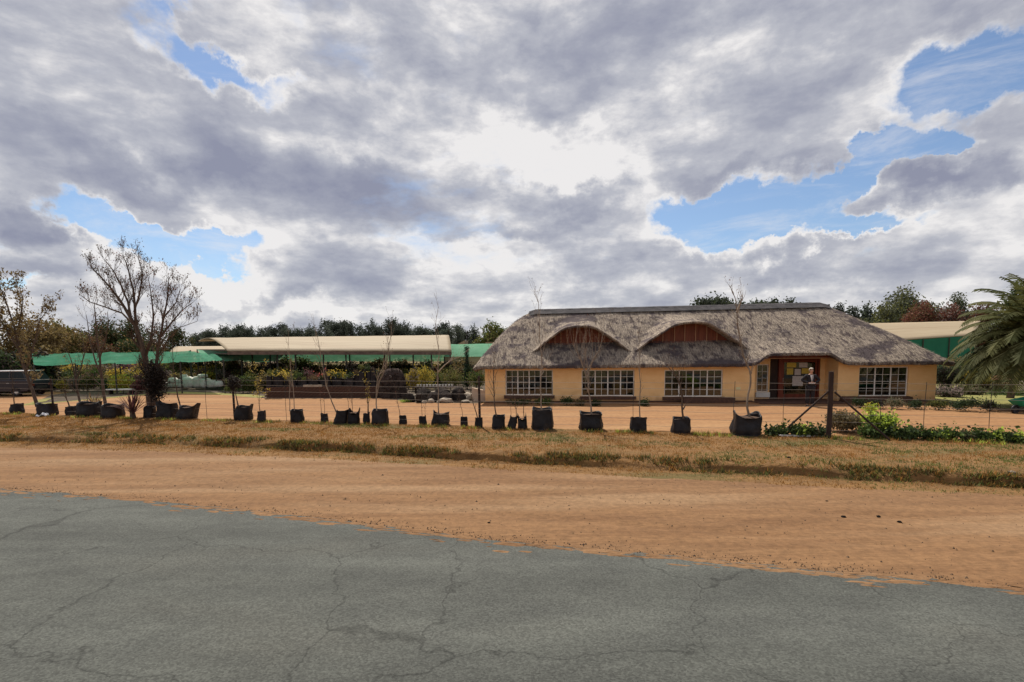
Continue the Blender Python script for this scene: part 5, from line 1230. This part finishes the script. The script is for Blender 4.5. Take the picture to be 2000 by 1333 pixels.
# big pale green net house between the shed and the thatch
o = thing('net_house', 'tall pale green net house between the shed and the thatched roof', 'net house')
a, b, c, d = atY(868, 697, 45), atY(1010, 697, 45), atY(1010, 671, 49), atY(872, 673, 49)
quad_roof('net_roof', (a, b, c, d), MT['netpale'], o, 14, 4, bulge=.25, thick=0, corr=.03)
for q in (a, b): MB().tube([(q.x, q.y, 0), (q.x, q.y, q.z)], .06, 6).build('pole', MT['pole'], o)
MB().add([a + Vector((0, .3, -.02)), b + Vector((0, .3, -.02)), Vector((b.x, b.y + .3, 0)), Vector((a.x, a.y + .3, 0))], [(0, 1, 2, 3)]).build('side', MT['polywhite'], o)
o = thing('roof_peak', 'small white roof peak showing above the green net house', 'roof'); p = atY(895, 672, 60); q = atY(908, 665, 60); r_ = atY(909, 672, 60)
hgt = p.z
mb = MB(); mb.add([p, r_, q, p + Vector((0, 4, 0)), r_ + Vector((0, 4, 0)), q + Vector((0, 4, 0))], [(0, 1, 2), (3, 5, 4), (0, 2, 5, 3), (1, 4, 5, 2)]); mb.box(p.x, r_.x, p.y, p.y + 4, 0, p.z - .01); mb.build('gable', MT['polywhite'], o)
o = thing('roof_edge', 'thin white roof edge above the net house, against the round olive tree', 'roof'); p = atY(948, 671, 56); q = atY(1000, 668, 56)
MB().box(p.x, q.x, 56, 60, p.z, q.z).box(p.x + .2, q.x - .2, 56.2, 59.8, 0, p.z - .005).build('roof', MT['polywhite'], o)
# dark green wrapped pillar
Y = 36; p = atY(911, 676, Y); q = atY(911, 735, Y)
o = thing('clipped_cypress', 'narrow dark green column standing left of the thatched roof', 'cypress', (p.x, Y, 0))
MB().tube([(0, .1, 0), (0, .1, p.z - .1)], [.05, .03], 6).build('stem', MT['bark'], o)
link(bpy.data.objects.new('crown', leafcloud('crown', [(0, .1, p.z * (.08 + .86 * t / 9), .20, .20, p.z * .075) for t in range(10)], 3600, .06, mat('dark_cypress', (.012, .05, .03), (.02, .035, .02), 3, .9, trans=.2), 9, .5)), o)
link(bpy.data.objects.new('foliage', leafcloud('foliage', [(0, 0, .6, .5, .4, .6), (.1, 0, 1.3, .35, .35, .5)], 900, .1, MT['dkgreen'], 4)), o)

# nursery shrubs in rows
GN = 'nursery shrubs in rows under nets and sheds'
types = [('olive', 'olive green'), ('brownleaf', 'brown leafed'), ('green', 'mid green'), ('yellow', 'yellow green'), ('dkgreen', 'dark green'), ('purple', 'purple leafed'), ('mauve', 'dusty mauve'), ('browngreen', 'brownish green')]
protos = {}
for k, (tn, nm) in enumerate(types):
    protos[tn] = [leafcloud('foliage', blobs_ball(.5, 1.0, 9, 500 + k * 3 + s, .6), 1300, .085, [MT[tn], MT['dkgreen'] if tn != 'dkgreen' else MT['green']], 600 + k * 3 + s, .42, frac=.22) for s in range(2)]
stemm = MB().tube([(0, 0, 0), (0, 0, .5)], [.03, .02], 5).mesh('stem', MT['bark'])
g = random.Random(21); rows = []
for Yr, y0, y1, hx_ in ((37.6, 68, 318, 1.05), (40.2, 70, 900, 1.15), (41.5, 80, 900, 1.4), (43.2, 100, 900, 1.6), (45.0, 60, 920, 1.85), (47.2, 100, 950, 2.05)):
    px = y0
    while px < y1:
        rows.append((px + g.uniform(-4, 4), Yr + g.uniform(-.4, .4), hx_ * g.uniform(.8, 1.15))); px += g.uniform(19, 34)
px = 446
while px < 880:
    rows.append((px, 37 + 3 * (px - 444) / 438 - 2.9 + g.uniform(-.3, .3), g.uniform(1.0, 1.5))); px += g.uniform(15, 26)
cnt = {}
rows.sort()
pick = lambda px: ('browngreen' if px < 120 else g.choice(['olive', 'brownleaf', 'green', 'yellow', 'dkgreen', 'purple', 'mauve', 'browngreen', 'olive', 'browngreen']))
for (px, Y, h) in rows:
    tn = pick(px); nm = dict(types)[tn]; cnt[tn] = cnt.get(tn, 0) + 1
    x = atY(px, 700, Y).x; w = h * g.uniform(.75, 1.1) + .25
    o = thing('nursery_shrub', f'{nm} nursery shrub among the stock plants, {ORD[cnt[tn] - 1]} {nm} one from the left', 'shrub', (x, Y, 0.02), g.uniform(0, 6.28), GN)
    o.scale = (w, w, h)
    link(bpy.data.objects.new('foliage', protos[tn][g.randrange(2)]), o); link(bpy.data.objects.new('stem', stemm), o)
# named bushes that stand out
for k, (px, pyb, w, h, mm, lb, Y) in enumerate([
    (240, 752, 52, 24, ['yellow', 'lime'], 'bright yellow green clump left of the conical bush', 35.2), (275, 756, 34, 20, ['purple', 'redleaf'], 'purplish low clump right of the yellow green one', 35),
    (830, 748, 52, 38, ['yellow', 'olive'], 'golden yellow bush right of the brown heap', 35.5), (806, 742, 24, 26, ['yellow', 'stone'], 'pale yellow feathery plant left of the golden bush', 34.5),
    (880, 748, 60, 34, ['olive', 'browngreen'], 'olive bush between the golden bush and the dark column', 35), (930, 752, 44, 36, ['green', 'browngreen'], 'green bush in front of the dark green column', 33),
    (545, 738, 46, 26, ['olive', 'yellow'], 'yellowish green clump above the black heaps', 37), (625, 742, 54, 16, ['pinkflower', 'redleaf'], 'bed of pink red flowers above the black bags', 36.3)]):
    b = at(px, pyb, 0); 
    bush(px, pyb, w, h, lb, [MT[mm[0]], MT[mm[1]]], 700 + k, 1500, .09, Y=Y, lumps=10).scale.z = max(.3, atY(px, pyb - h, Y).z / (h / 1000 * Y))
def rockmesh(seed, n=2, rough=.25):
    bm = bmesh.new(); bmesh.ops.create_icosphere(bm, subdivisions=n, radius=1)
    for v in bm.verts: v.co *= 1 + rough * noise.noise(v.co * 1.3 + Vector((seed, 0, 0))) * 1.6 + rough * .4 * noise.noise(v.co * 3.7 + Vector((0, seed, 0)))
    me = bpy.data.meshes.new('stone'); bm.to_mesh(me); bm.free(); return me
rocks = [rockmesh(i * 3.1) for i in range(6)]
def rock(name, label, cat, px, py, wpx, hpx, m, group=None, i=0, Y=None):
    b = at(px, py, 0)
    if Y: b = Vector((atY(px, py, Y).x, Y, 0))
    me = rocks[i % 6].copy(); me.materials.append(m); o = link(bpy.data.objects.new(name, me)); w = wpx / 2000 * b.y; h = hpx / 1000 * b.y
    o.location = (b.x, b.y, h * .42); o.scale = (w, w * .8, h * .58); o.rotation_euler = (0, 0, i * 1.7); tag(o, label, cat, group); return o
# white wrapped stacks
GW = 'pale wrapped bundles stacked left of the shed'
g = random.Random(31); k = 0
for (px, py, w, h) in [(332, 757, 18, 10), (338, 748, 18, 10), (352, 757, 20, 9), (352, 749, 16, 8), (366, 746, 20, 10), (372, 757, 26, 20), (388, 757, 22, 22), (402, 757, 22, 18), (416, 757, 22, 15), (428, 756, 16, 12), (360, 739, 14, 7), (396, 738, 18, 7)]:
    base = 761.5; Y = at(px, base, 0).y; z0 = max(0, atY(px, py, Y).z); wm = w / 1000 * Y; hm = h / 1000 * Y
    o = thing('wrapped_bundle', f'pale wrapped bundle, {ORD[k]} in the pale stack counted from the left', 'bundle', (atY(px, py, Y).x, Y, z0), 0, GW)
    MB().lathe([(.001, 0), (wm * .42, 0), (wm * .52, hm * .2), (wm * .5, hm * .7), (wm * .36, hm * .97), (.001, hm)], 12, fn=lambda p, a, i: (p[0] * (1 + .08 * math.sin(a * 3 + k)), p[1] * .8, p[2])).build('wrap', MT['whitesack'], o, True); k += 1
# raised brick block standing in for shaded brick paving, with black heaps
Yb = at(640, 777.5, 0).y; x0, x1 = atY(520, 766, Yb).x, atY(770, 766, Yb).x
o = thing('shaded_paving_block', 'low dark brick block standing in for paving in the shed shade', 'bench', (x0, Yb, 0), 0)
bm_ = MB().box(0, .226, 0, .5, 0, .085).mesh('brick', MT['brownbrick'])
for r_ in range(7):
    x = -.11 * (r_ % 2)
    while x < x1 - x0 - .24:
        q = link(bpy.data.objects.new('brick', bm_), o); q.location = (x, 0.004 * rnd.random(), r_ * .095); x += .238
GK = 'black bags of stock on the brick bench'
k = 0
for px in np.linspace(527, 764, 22):
    w = rnd.uniform(11, 17); h = rnd.uniform(12, 22) if not 700 < px < 735 else 28
    b = atY(px, 757, Yb + .25); wm = w / 1000 * Yb; hm = h / 1000 * Yb
    o = thing('black_stock_bag', f'black stock bag on the brick block, {ORD[k]} from the left', 'bag', (b.x, Yb + .25 + .2 * (k % 2), .665), 0, GK); k += 1
    me, sm = bag_mesh(wm, hm, 800 + k, .05, 0); link(bpy.data.objects.new('planter_bag', me), o)
    bl = blobs_ball(wm * .6, hm * .8, 4, k, .5); tn = rnd.choice(['dkgreen', 'olive', 'darkpurple', 'brownleaf'])
    link(bpy.data.objects.new('foliage', leafcloud('foliage', [(x, y, z + hm * .8, a, b_, c_) for x, y, z, a, b_, c_ in bl], 220, .06, MT[tn], k)), o)
o = thing('pale_slab', 'pale stone slab lying across the middle of the brick block', 'slab', (atY(592, 752, Yb).x, Yb - .0, .66)); MB().box(0, 36 / 1000 * Yb, 0, .25, 0, .12).build('slab', MT['stone'], o)
# brown heap
Yh = at(765, 779, 0).y; b = atY(764, 770, Yh); H = atY(764, 721, Yh).z
mb = MB(); rr = 27 / 1000 * Yh
mb.lathe([(rr * 1.05, 0), (rr * 1.0, H * .2), (rr * .92, H * .45), (rr * .85, H * .7), (rr * .68, H * .9), (rr * .4, H * .99), (.01, H)], 36, fn=lambda p, a, i: (p[0] * (1 + .10 * noise.noise(Vector((a * 2, p[2] * 3, 2)))), p[1] * .8, p[2] + .05 * noise.noise(Vector((a * 3, i, 4)))))
o = mb.build('compost_heap', MT['heap'], None, True); o.location = (b.x, Yh + .6, 0); tag(o, 'large rough brown rounded heap left of the golden bush', 'heap')
link(bpy.data.objects.new('dead_twigs', leafcloud('dead_twigs', [(0, 0, H * (.1 + .2 * t), rr * (1.02 - .10 * t), rr * .8, H * .22) for t in range(4)], 2600, .16, [MT['heap'], MT['darkpurple']], 5, .15)), o)
# rockery
GS = 'stones of the rockery left of the house'
RL_ = ['dark rockery stone at the left end beside the grass patch', 'dark front row rockery stone, second from the left', 'dark front row rockery stone, third from the left', 'dark front row rockery stone, fourth from the left', 'dark front row rockery stone nearest the house',
 'dark stone on top of the rockery, left', 'dark stone on top of the rockery, middle', 'dark stone on top of the rockery, right', 'small pale stone at the foot of the rockery, leftmost', 'small pale stone at the foot of the rockery, second from left', 'tiniest pale stone at the foot of the rockery',
 'long pale rounded stone lying in front of the rockery', 'flat pale stone at the rockery foot nearest the house', 'small pale stone standing between the dark rockery stones', 'pale stone below the left end of the white pots', 'pale stone between brown heap and white pots, lower one',
 'pale stone below the middle of the white pots', 'pale stone below the right half of the white pots', 'long pale stone at the top right of the rockery', 'pale stone stepping down toward the pale side wall', 'pale stone touching the pale side wall', 'pale stone below the right end of the white pots']
k = 0
for (px, py, w, h, m_) in [(800, 782, 26, 18, 0), (822, 784, 28, 22, 0), (846, 783, 26, 20, 0), (872, 784, 30, 22, 0), (898, 783, 28, 22, 0), (828, 771, 34, 22, 0), (862, 770, 36, 22, 0), (896, 768, 30, 22, 0),
                           (829, 787, 12, 6, 1), (842, 786, 14, 9, 1), (856, 787, 10, 5, 1), (870, 786, 26, 11, 1), (910, 786, 22, 6, 1), (888, 780, 10, 7, 1), (800, 757, 14, 6, 1), (812, 762, 14, 6, 1), (846, 753, 22, 7, 1), (868, 752, 20, 6, 1),
                           (900, 762, 26, 9, 1), (914, 768, 22, 11, 1), (920, 778, 20, 14, 1), (884, 757, 14, 5, 1)]:
    rock('stone', RL_[k], 'stone', px, py, w, h, MT['darkstone'] if not m_ else MT['stone'], GS, k, Y=26.3 + (787 - py) * .16); k += 1
GP = 'row of tiny white pots above the rockery'
for k in range(12):
    px = 816 + k * 6.1; Y = 31.5; p = atY(px, 755, Y)
    o = MB().lathe([(.001, 0), (.05, 0), (.075, .14), (.06, .14), (.05, .1), (.001, .1)], 8).build('white_pot', MT['white']); o.location = (p.x, Y, .52)
    tag(o, f'tiny white pot, {ORD[k]} from the left in the row above the rockery', 'pot', GP)
a = atY(812, 758, 31.5); c = atY(890, 758, 31.5)
o = thing('pot_shelf', 'low dark plank shelf carrying the row of tiny white pots', 'shelf', (a.x - .1, 31.3, 0)); MB().box(0, c.x - a.x + .3, 0, .4, .46, .515).build('plank', MT['post'], o)
for x in (.05, c.x - a.x + .15): MB().box(x, x + .1, .1, .3, 0, .458).build('leg', MT['post'], o)
# pale sloping retaining wall by the corner
Yw = 26.9; p0, p1 = atY(922, 787, Yw), atY(950, 787, Yw)
zt = atY(935, 757, Yw).z
o = thing('retaining_wall', 'pale sloping stone side wall against the left corner of the house', 'wall', (p0.x, Yw, 0))
w_ = p1.x - p0.x - .02
MB().add([(0, 0, 0), (w_, 0, 0), (w_, .3, 0), (0, .3, 0), (0, 0, .75), (w_, 0, zt * .75), (w_, .3, zt * .75), (0, .3, .75)], [(0, 3, 2, 1), (4, 5, 6, 7), (0, 1, 5, 4), (1, 2, 6, 5), (2, 3, 7, 6), (3, 0, 4, 7)]).build('wall_body', mat('pale_wall', (.60, .47, .36), (.48, .37, .28), 2, .9, .01, 12), o)
# green lawn scrap by the rockery
a = at(790, 789, 0); bush(790, 787, 26, 6, 'small bright patch of grass left of the rockery', [MT['lime'], MT['green']], 990, 500, .05, stem=False, name='grass_clump', cat='grass')
# low dark table with pale line by the yellow clump
a = atY(206, 758, 34.3); c = atY(255, 758, 34.3)
o = thing('display_table', 'long low table with a pale edge in front of the yellow green clump', 'table', (a.x, 34.3, 0)); MB().box(0, c.x - a.x, 0, .5, .30, .36).build('table_top', MT['white'], o)
for x in (.1, c.x - a.x - .2): MB().box(x, x + .1, .1, .4, 0, .298).build('leg', MT['post'], o)

# ------------------------------------------------------------------ car at the left edge
def car():
    b = at(30, 776, 0); Y = b.y + .3
    xr = atY(56, 760, Y).x
    o = thing('parked_car', 'dark estate car with a pale roof, cut by the left edge', 'car', (xr, Y, 0))
    paint = mat('dark_car_paint', (.022, .018, .026), None, 3, .35, spec=.3, coat=.2); roofm = mat('pale_roof', (.55, .55, .56), None, 3, .35); gl = mat('car_glass', (.02, .027, .03), None, 3, .4, spec=.1)
    prof = [(0, .45), (0.03, .75), (-.02, 1.0), (-.06, 1.07), (-1.35, 1.08), (-3.5, 1.08), (-4.5, .95), (-4.6, .5), (-4.5, .28), (-.12, .30)]
    def ext(pr, y0, y1, inset=0):
        mb = MB(); n = len(pr); vs = [(x, y0, z) for x, z in pr] + [(x, y1, z) for x, z in pr]
        mb.add(vs, [tuple(range(n)), tuple(reversed(range(n, 2 * n)))] + [(i, n + i, n + (i + 1) % n, (i + 1) % n) for i in range(n)]); return mb
    body = ext(prof, 0, 1.8).build('body', paint, o); 
    bv = body.modifiers.new('b', 'BEVEL'); bv.width = .06; bv.segments = 3
    cab = MB(); lo = [(-.10, .05, 1.03), (-3.5, .05, 1.06), (-3.5, 1.75, 1.06), (-.10, 1.75, 1.03)]; hi = [(-.42, .18, 1.62), (-2.9, .18, 1.62), (-2.9, 1.62, 1.62), (-.42, 1.62, 1.62)]
    cab.add(lo + hi, [(4, 7, 6, 5), (0, 4, 5, 1), (1, 5, 6, 2), (2, 6, 7, 3), (3, 7, 4, 0)]); cb = cab.build('cabin', gl, o)
    rf = MB().box(-2.95, -.38, .16, 1.64, 1.622, 1.68).build('roof', roofm, o); bv = rf.modifiers.new('b', 'BEVEL'); bv.width = .025; bv.segments = 2
    for x in (-.45, -1.25, -2.1, -2.9):
        k = .0
        MB().tube([(x + (.30 if x == -.45 else -.5 if x == -2.9 else 0), .045, 1.05), (x, .17, 1.63)], .03, 6).build('pillar', paint, cb)
    for x in (-.85, -3.75):
        for y in (.08, 1.72): wheel(.34, .2, o, (x, y, .34), rimm=MT['whitesack'])
    for y in (.12, 1.4): MB().box(-.06, .03, y, y + .28, .68, .82).build('rear_light', MT['redwood'], o)
    MB().box(-.02, .035, .5, 1.3, .5, .68).build('bumper_strip', MT['pole'], o)
    MB().box(-3.2, -3.0, -.14, -.002, 1.02, 1.14).build('wing_mirror', paint, o)
    for x in (-1.4, -2.3): MB().box(x, x + .16, -.025, -.002, .86, .89).build('door_handle', roofm, o)
car()

# ------------------------------------------------------------------ person in the doorway
def skinned(name, verts, edges, radii, m, parent, sub=2, root=0):
    me = bpy.data.meshes.new(name); me.from_pydata(verts, edges, []); ob = bpy.data.objects.new(name, me); C.objects.link(ob)
    md = ob.modifiers.new('s', 'SKIN'); sv = me.skin_vertices[0].data
    for i, r_ in enumerate(radii):
        sv[i].radius = r_ if hasattr(r_, '__len__') else (r_, r_); sv[i].use_root = (i == root)
    ms = ob.modifiers.new('d', 'SUBSURF'); ms.levels = sub; ms.render_levels = sub
    dg = bpy.context.evaluated_depsgraph_get(); dg.update(); nm = bpy.data.meshes.new_from_object(ob.evaluated_get(dg)); nm.name = name
    bpy.data.objects.remove(ob); bpy.data.meshes.remove(me)
    nm.materials.clear(); nm.materials.append(m); nm.polygons.foreach_set('use_smooth', [True] * len(nm.polygons))
    return link(bpy.data.objects.new(name, nm), parent)
def person():
    b = at(1581, 794.5, 0); o = thing('person', 'white haired person in black jacket looking down at papers in the porch', 'person', (b.x, b.y, .0), R(-14))
    skin = mat('skin', (.55, .32, .22), None, 4, .6); blk = mat('black_cloth', (.018, .016, .02), (.03, .027, .03), 8, .9, .004, 30); hair = mat('white_hair', (.62, .55, .47), (.5, .44, .37), 14, .8, .01, 60); sh_ = mat('white_shirt', (.68, .66, .66), None, 8, .8)
    s = 1.66 / 1.70
    # the body faces -Y
    V = [(0, 0, .92), (0, 0, 1.10), (0, -.01, 1.28), (0, -.01, 1.42), (0, -.02, 1.49), (0, -.05, 1.56), (0, -.075, 1.63), (0, -.06, 1.70),
         (-.17, -.01, 1.40), (-.37, .02, 1.20), (-.12, -.22, 1.09), (-.05, -.27, 1.10), (.17, -.01, 1.40), (.37, .02, 1.20), (.12, -.22, 1.09), (.05, -.27, 1.10),
         (-.09, 0, .86), (-.10, -.01, .48), (-.10, .02, .09), (-.11, -.12, .035), (.09, 0, .86), (.10, -.03, .48), (.10, .0, .09), (.11, -.14, .035)]
    E = [(0, 1), (1, 2), (2, 3), (3, 4), (4, 5), (5, 6), (6, 7), (3, 8), (8, 9), (9, 10), (10, 11), (3, 12), (12, 13), (13, 14), (14, 15), (0, 16), (16, 17), (17, 18), (18, 19), (0, 20), (20, 21), (21, 22), (22, 23)]
    Rr = [(.14, .11), (.125, .10), (.14, .10), (.12, .085), .05, .06, (.078, .09), (.055, .065), .055, .043, .03, .026, .055, .043, .03, .026, .08, .058, .042, .035, .08, .058, .042, .035]
    body = skinned('body', V, E, Rr, skin, o)
    jr = [(.21, .17), (.185, .15), (.19, .145), (.16, .12), (.085, .08)]
    JV = V[0:5] + [V[8], V[9], V[10], V[12], V[13], V[14]]; JV[4] = (0, -.01, 1.465)
    JV[0] = (0, 0, .86)
    skinned('jacket', [tuple(v) for v in JV], [(0, 1), (1, 2), (2, 3), (3, 4), (3, 5), (5, 6), (6, 7), (3, 8), (8, 9), (9, 10)], jr + [.085, .07, .05, .085, .07, .05], blk, o)
    skinned('trousers', [(0, 0, .90), V[16], V[17], (-.10, .02, .10), V[20], V[21], (.10, 0, .10)], [(0, 1), (1, 2), (2, 3), (0, 4), (4, 5), (5, 6)], [(.18, .15), .12, .09, .08, .12, .09, .08], blk, o)
    for sg, y in ((-1, 0), (1, -.02)):
        MB().lathe([(.001, 0), (.055, 0), (.062, .04), (.05, .08), (.001, .095)], 12, fn=lambda p, a, i: (sg * .105 + p[0] * .85, y - .06 + p[1] * 2.2, p[2] + .0)).build('shoe', MT['pole'], o, True)
    MB().add([(.0, -.172, 1.16), (.03, -.172, 1.16), (.055, -.168, 1.30), (.06, -.145, 1.44), (-.05, -.145, 1.44), (-.03, -.168, 1.30), (.0, -.10, 1.16), (.03, -.10, 1.16), (.055, -.10, 1.30), (.06, -.07, 1.44), (-.05, -.07, 1.44), (-.03, -.10, 1.30)],
             [(0, 5, 4, 3, 2, 1), (6, 7, 8, 9, 10, 11), (0, 1, 7, 6), (1, 2, 8, 7), (2, 3, 9, 8), (3, 4, 10, 9), (4, 5, 11, 10), (5, 0, 6, 11)]).build('shirt_front', sh_, o)
    MB().add([(.012, -.178, 1.17), (.028, -.178, 1.17), (.024, -.160, 1.42), (.006, -.160, 1.42)], [(0, 1, 2, 3)]).build('tie', blk, o)
    # hair cap
    bm = bmesh.new(); bmesh.ops.create_icosphere(bm, subdivisions=3, radius=1)
    for v in list(bm.verts):
        if v.co.y < -.35 and v.co.z < .45: bm.verts.remove(v)
    for v in bm.verts: v.co = Vector((v.co.x * .098, v.co.y * .112 - .055, v.co.z * .105 + 1.672)) * 1.0 + v.co * .008 * noise.noise(v.co * 9)
    me = bpy.data.meshes.new('hair'); bm.to_mesh(me); bm.free(); me.materials.append(hair); link(bpy.data.objects.new('hair', me), o)
    for x in (-.032, .032): MB().lathe([(.001, -.006), (.011, 0), (.001, .006)], 8, x, -.162).build('eye', MT['pole'], o).location.z = 1.645
    skinned('nose', [(0, -.155, 1.655), (0, -.18, 1.615)], [(0, 1)], [.010, .015], skin, o, 1)
    MB().box(-.025, .025, -.158, -.150, 1.578, 1.585).build('mouth', mat('lips', (.35, .14, .11), None, 4, .6), o)
    for x in (-1, 1): MB().lathe([(.001, -.03), (.018, -.015), (.02, .012), (.001, .03)], 8, fn=lambda p, a, i: (x * .082 + p[0] * .4, -.05 + p[1], 1.63 + p[2])).build('ear', skin, o)
    for sg in (-1, 1):
        for f in range(4):
            skinned('finger', [(sg * .045, -.265, 1.115 - .012 * f + .01), (sg * .012, -.292 , 1.112 - .016 * f + .01), (-sg * .012, -.285, 1.105 - .016 * f + .01)], [(0, 1), (1, 2)], [.009, .008, .007], skin, o, 1)
        skinned('thumb', [(sg * .06, -.262, 1.125), (sg * .03, -.29, 1.145), (sg * .01, -.295, 1.15)], [(0, 1), (1, 2)], [.011, .009, .008], skin, o, 1)
    pp = thing('paper_sheet', 'white folded papers held at the waist by the person in the porch', 'papers', o.location, o.rotation_euler.z)
    MB().box(-.13, .10, -.32, -.300, 1.075, 1.10).build('sheet', sh_, pp)
person()
# ------------------------------------------------------------------ grass, weeds, stones
def blades(name, n, xr, yfun, hr, m, seed, keep=None, tuft=3, w=.012, label=None, cat=None, mi=None):
    g = np.random.default_rng(seed); V = []; MI = []
    cnt_ = 0
    xs = g.uniform(xr[0], xr[1], n); ts = g.random(n)
    for x, t in zip(xs, ts):
        y = yfun(x, t)
        if keep and not keep(x, y, g): continue
        z = bank_z(x, y) + .06 * noise.noise(Vector((x * .9, y * 1.3, 2))) * .6 - .02
        sel = 0
        if mi is not None: sel = mi(x, y, g)
        for k_ in range(tuft):
            a = g.uniform(0, 6.28); h = g.uniform(*hr); le = g.uniform(.2, 1.1) * h; ax = g.normal() * .03; ay = g.normal() * .03
            cx, sx = math.cos(a), math.sin(a); V += [(x + ax - sx * w, y + ay + cx * w, z), (x + ax + sx * w, y + ay - cx * w, z), (x + ax + cx * le, y + ay + sx * le, z + h)]; MI.append(sel)
    V = np.array(V, np.float32); n_ = len(V) // 3
    me = bpy.data.meshes.new(name); me.vertices.add(len(V)); me.vertices.foreach_set('co', V.ravel()); me.loops.add(len(V)); me.loops.foreach_set('vertex_index', np.arange(len(V), dtype=np.int32))
    me.polygons.add(n_); me.polygons.foreach_set('loop_start', np.arange(n_, dtype=np.int32) * 3)
    for q in (m if isinstance(m, list) else [m]): me.materials.append(q)
    me.polygons.foreach_set('material_index', np.array(MI, np.int32)); me.update(); me.validate()
    o = link(bpy.data.objects.new(name, me)); tag(o, label, cat, kind='stuff'); return o
def gi(x, y, g):
    v = noise.noise(Vector((x * .45, y * 1.1, 7))) + .13 * (x - 3) / 6 + g.normal() * .10
    return 1 if v > .12 else 0
blades('dry_grass', 42000, (-24, 17), lambda x, t: c_low(x) + (c_fence(x) + .3 - c_low(x)) * (t ** .8), (.03, .085), [MT['drygrass'], MT['greengrass']], 1, None, 3, .010, 'short dry straw coloured grass covering the roadside bank', 'grass', gi)
def lipkeep(x, y, g): return noise.noise(Vector((x * .55, y * 2, 3))) + .5 * noise.noise(Vector((x * 2, y * 3, 9))) + .012 * (x + 4) + g.normal() * .10 > .05
MT['weeds'] = leafm('bank_weeds', (.075, .07, .025), (.13, .10, .035), 0)
blades('bank_weeds', 9000, (-24, 17), lambda x, t: c_bot(x) + (c_top(x) - c_bot(x)) * (t * 1.5 - .35), (.04, .14), [MT['weeds'], MT['greengrass'], MT['drygrass']], 2, lipkeep, 4, .014, 'darker straggly weeds along the lip of the bank', 'weeds', lambda x, y, g: int(g.choice(3, p=[.5, .25, .25])))
blades('fence_grass', 2600, (-23, 17), lambda x, t: c_fence(x) + .5 * (t - .5), (.06, .16), [MT['greengrass'], MT['drygrass'], MT['lime']], 3, lambda x, y, g: noise.noise(Vector((x * .9, 4, 3))) > .0, 5, .012, 'fresh green tufts growing along the foot of the planter bags', 'grass', lambda x, y, g: int(g.choice(3, p=[.5, .35, .15])))
# small stones on the dirt
g = np.random.default_rng(8); mb = MB()
for i in range(5200):
    x = g.uniform(-15, 11); t = g.random() if i < 1700 else abs(g.normal()) * .05 - .03; y = c_road(x) + (c_low(x) - c_road(x)) * t; s = abs(g.normal()) * .006 + .003; a = g.uniform(0, 6)
    z = Z_ROAD + max(.004, .01 * t)
    if i < 14: s *= 2.4
    pts = [(x + s * math.cos(a + q * 1.57) * (1 + .3 * (q % 2)), y + s * math.sin(a + q * 1.57), z - .004) for q in range(4)] + [(x, y, z + s * .9)]
    mb.add(pts, [(0, 1, 4), (1, 2, 4), (2, 3, 4), (3, 0, 4)])
MT['pebble'] = mat('pebble', (.22, .14, .08), (.08, .06, .05), 9, 1.0)
tag(mb.build('gravel', MT['pebble']), 'small dark pebbles scattered over the dirt shoulder', 'gravel', kind='stuff')
for k, (px, py, w) in enumerate([(1648, 1011, 10), (1716, 1010, 8), (1757, 1021, 9), (1615, 980, 6), (955, 1022, 6), (1540, 915, 8), (1190, 890, 6), (1975, 948, 14)]):
    b = at(px, py, Z_ROAD); me = rocks[k % 6].copy(); me.materials.append(MT['darkstone'] if k < 7 else MT['stone']); o = link(bpy.data.objects.new('roadside_stone', me))
    s = w / 2000 * b.y; o.location = (b.x, b.y, (Z_ROAD if k < 5 else bank_z(b.x, b.y)) + s * .3); o.scale = (s, s * .8, s * .5)
    tag(o, ['dark clod on the dirt below the braced post, largest of three', 'dark clod on the dirt, middle of the three at lower right', 'dark clod on the dirt, rightmost of the three at lower right', 'small dark clod above the group of three clods', 'small clod on the dirt near the end of the asphalt edge', 'clod on the bank edge below the widest bag', 'little clod on the bank below the broad glossy bag', 'pale stone at the foot of the bank near the right edge'][k], 'stone')

# sand blown over the asphalt edge
g = random.Random(17); mb = MB()
for i in range(420):
    x = g.uniform(-14, 12); off = abs(g.gauss(0, .16)) * (1 + .8 * noise.noise(Vector((x * .7, 3, 3)))); y = re(x) - off; r_ = g.uniform(.02, .12) * (1 - min(.6, off)); n = 9; ph = g.uniform(0, 6)
    z = Z_ROAD + .0105 + .0002 * (i % 7) + max(0, off - .05) * .028
    vs = [(x + r_ * 2.4 * math.cos(6.283 * k / n) * (1 + .35 * math.sin(3 * k + ph)), y - .25 * r_ * 2.4 * math.cos(6.283 * k / n) + r_ * .55 * math.sin(6.283 * k / n) * (1 + .35 * math.sin(5 * k + ph)), z - .006) for k in range(n)] + [(x, y, z + .003)]
    mb.add(vs, [(k, (k + 1) % n, n) for k in range(n)])
tag(mb.build('drifted_sand', MT['dirt']), 'reddish sand spilled over the ragged asphalt edge', 'sand', kind='stuff')
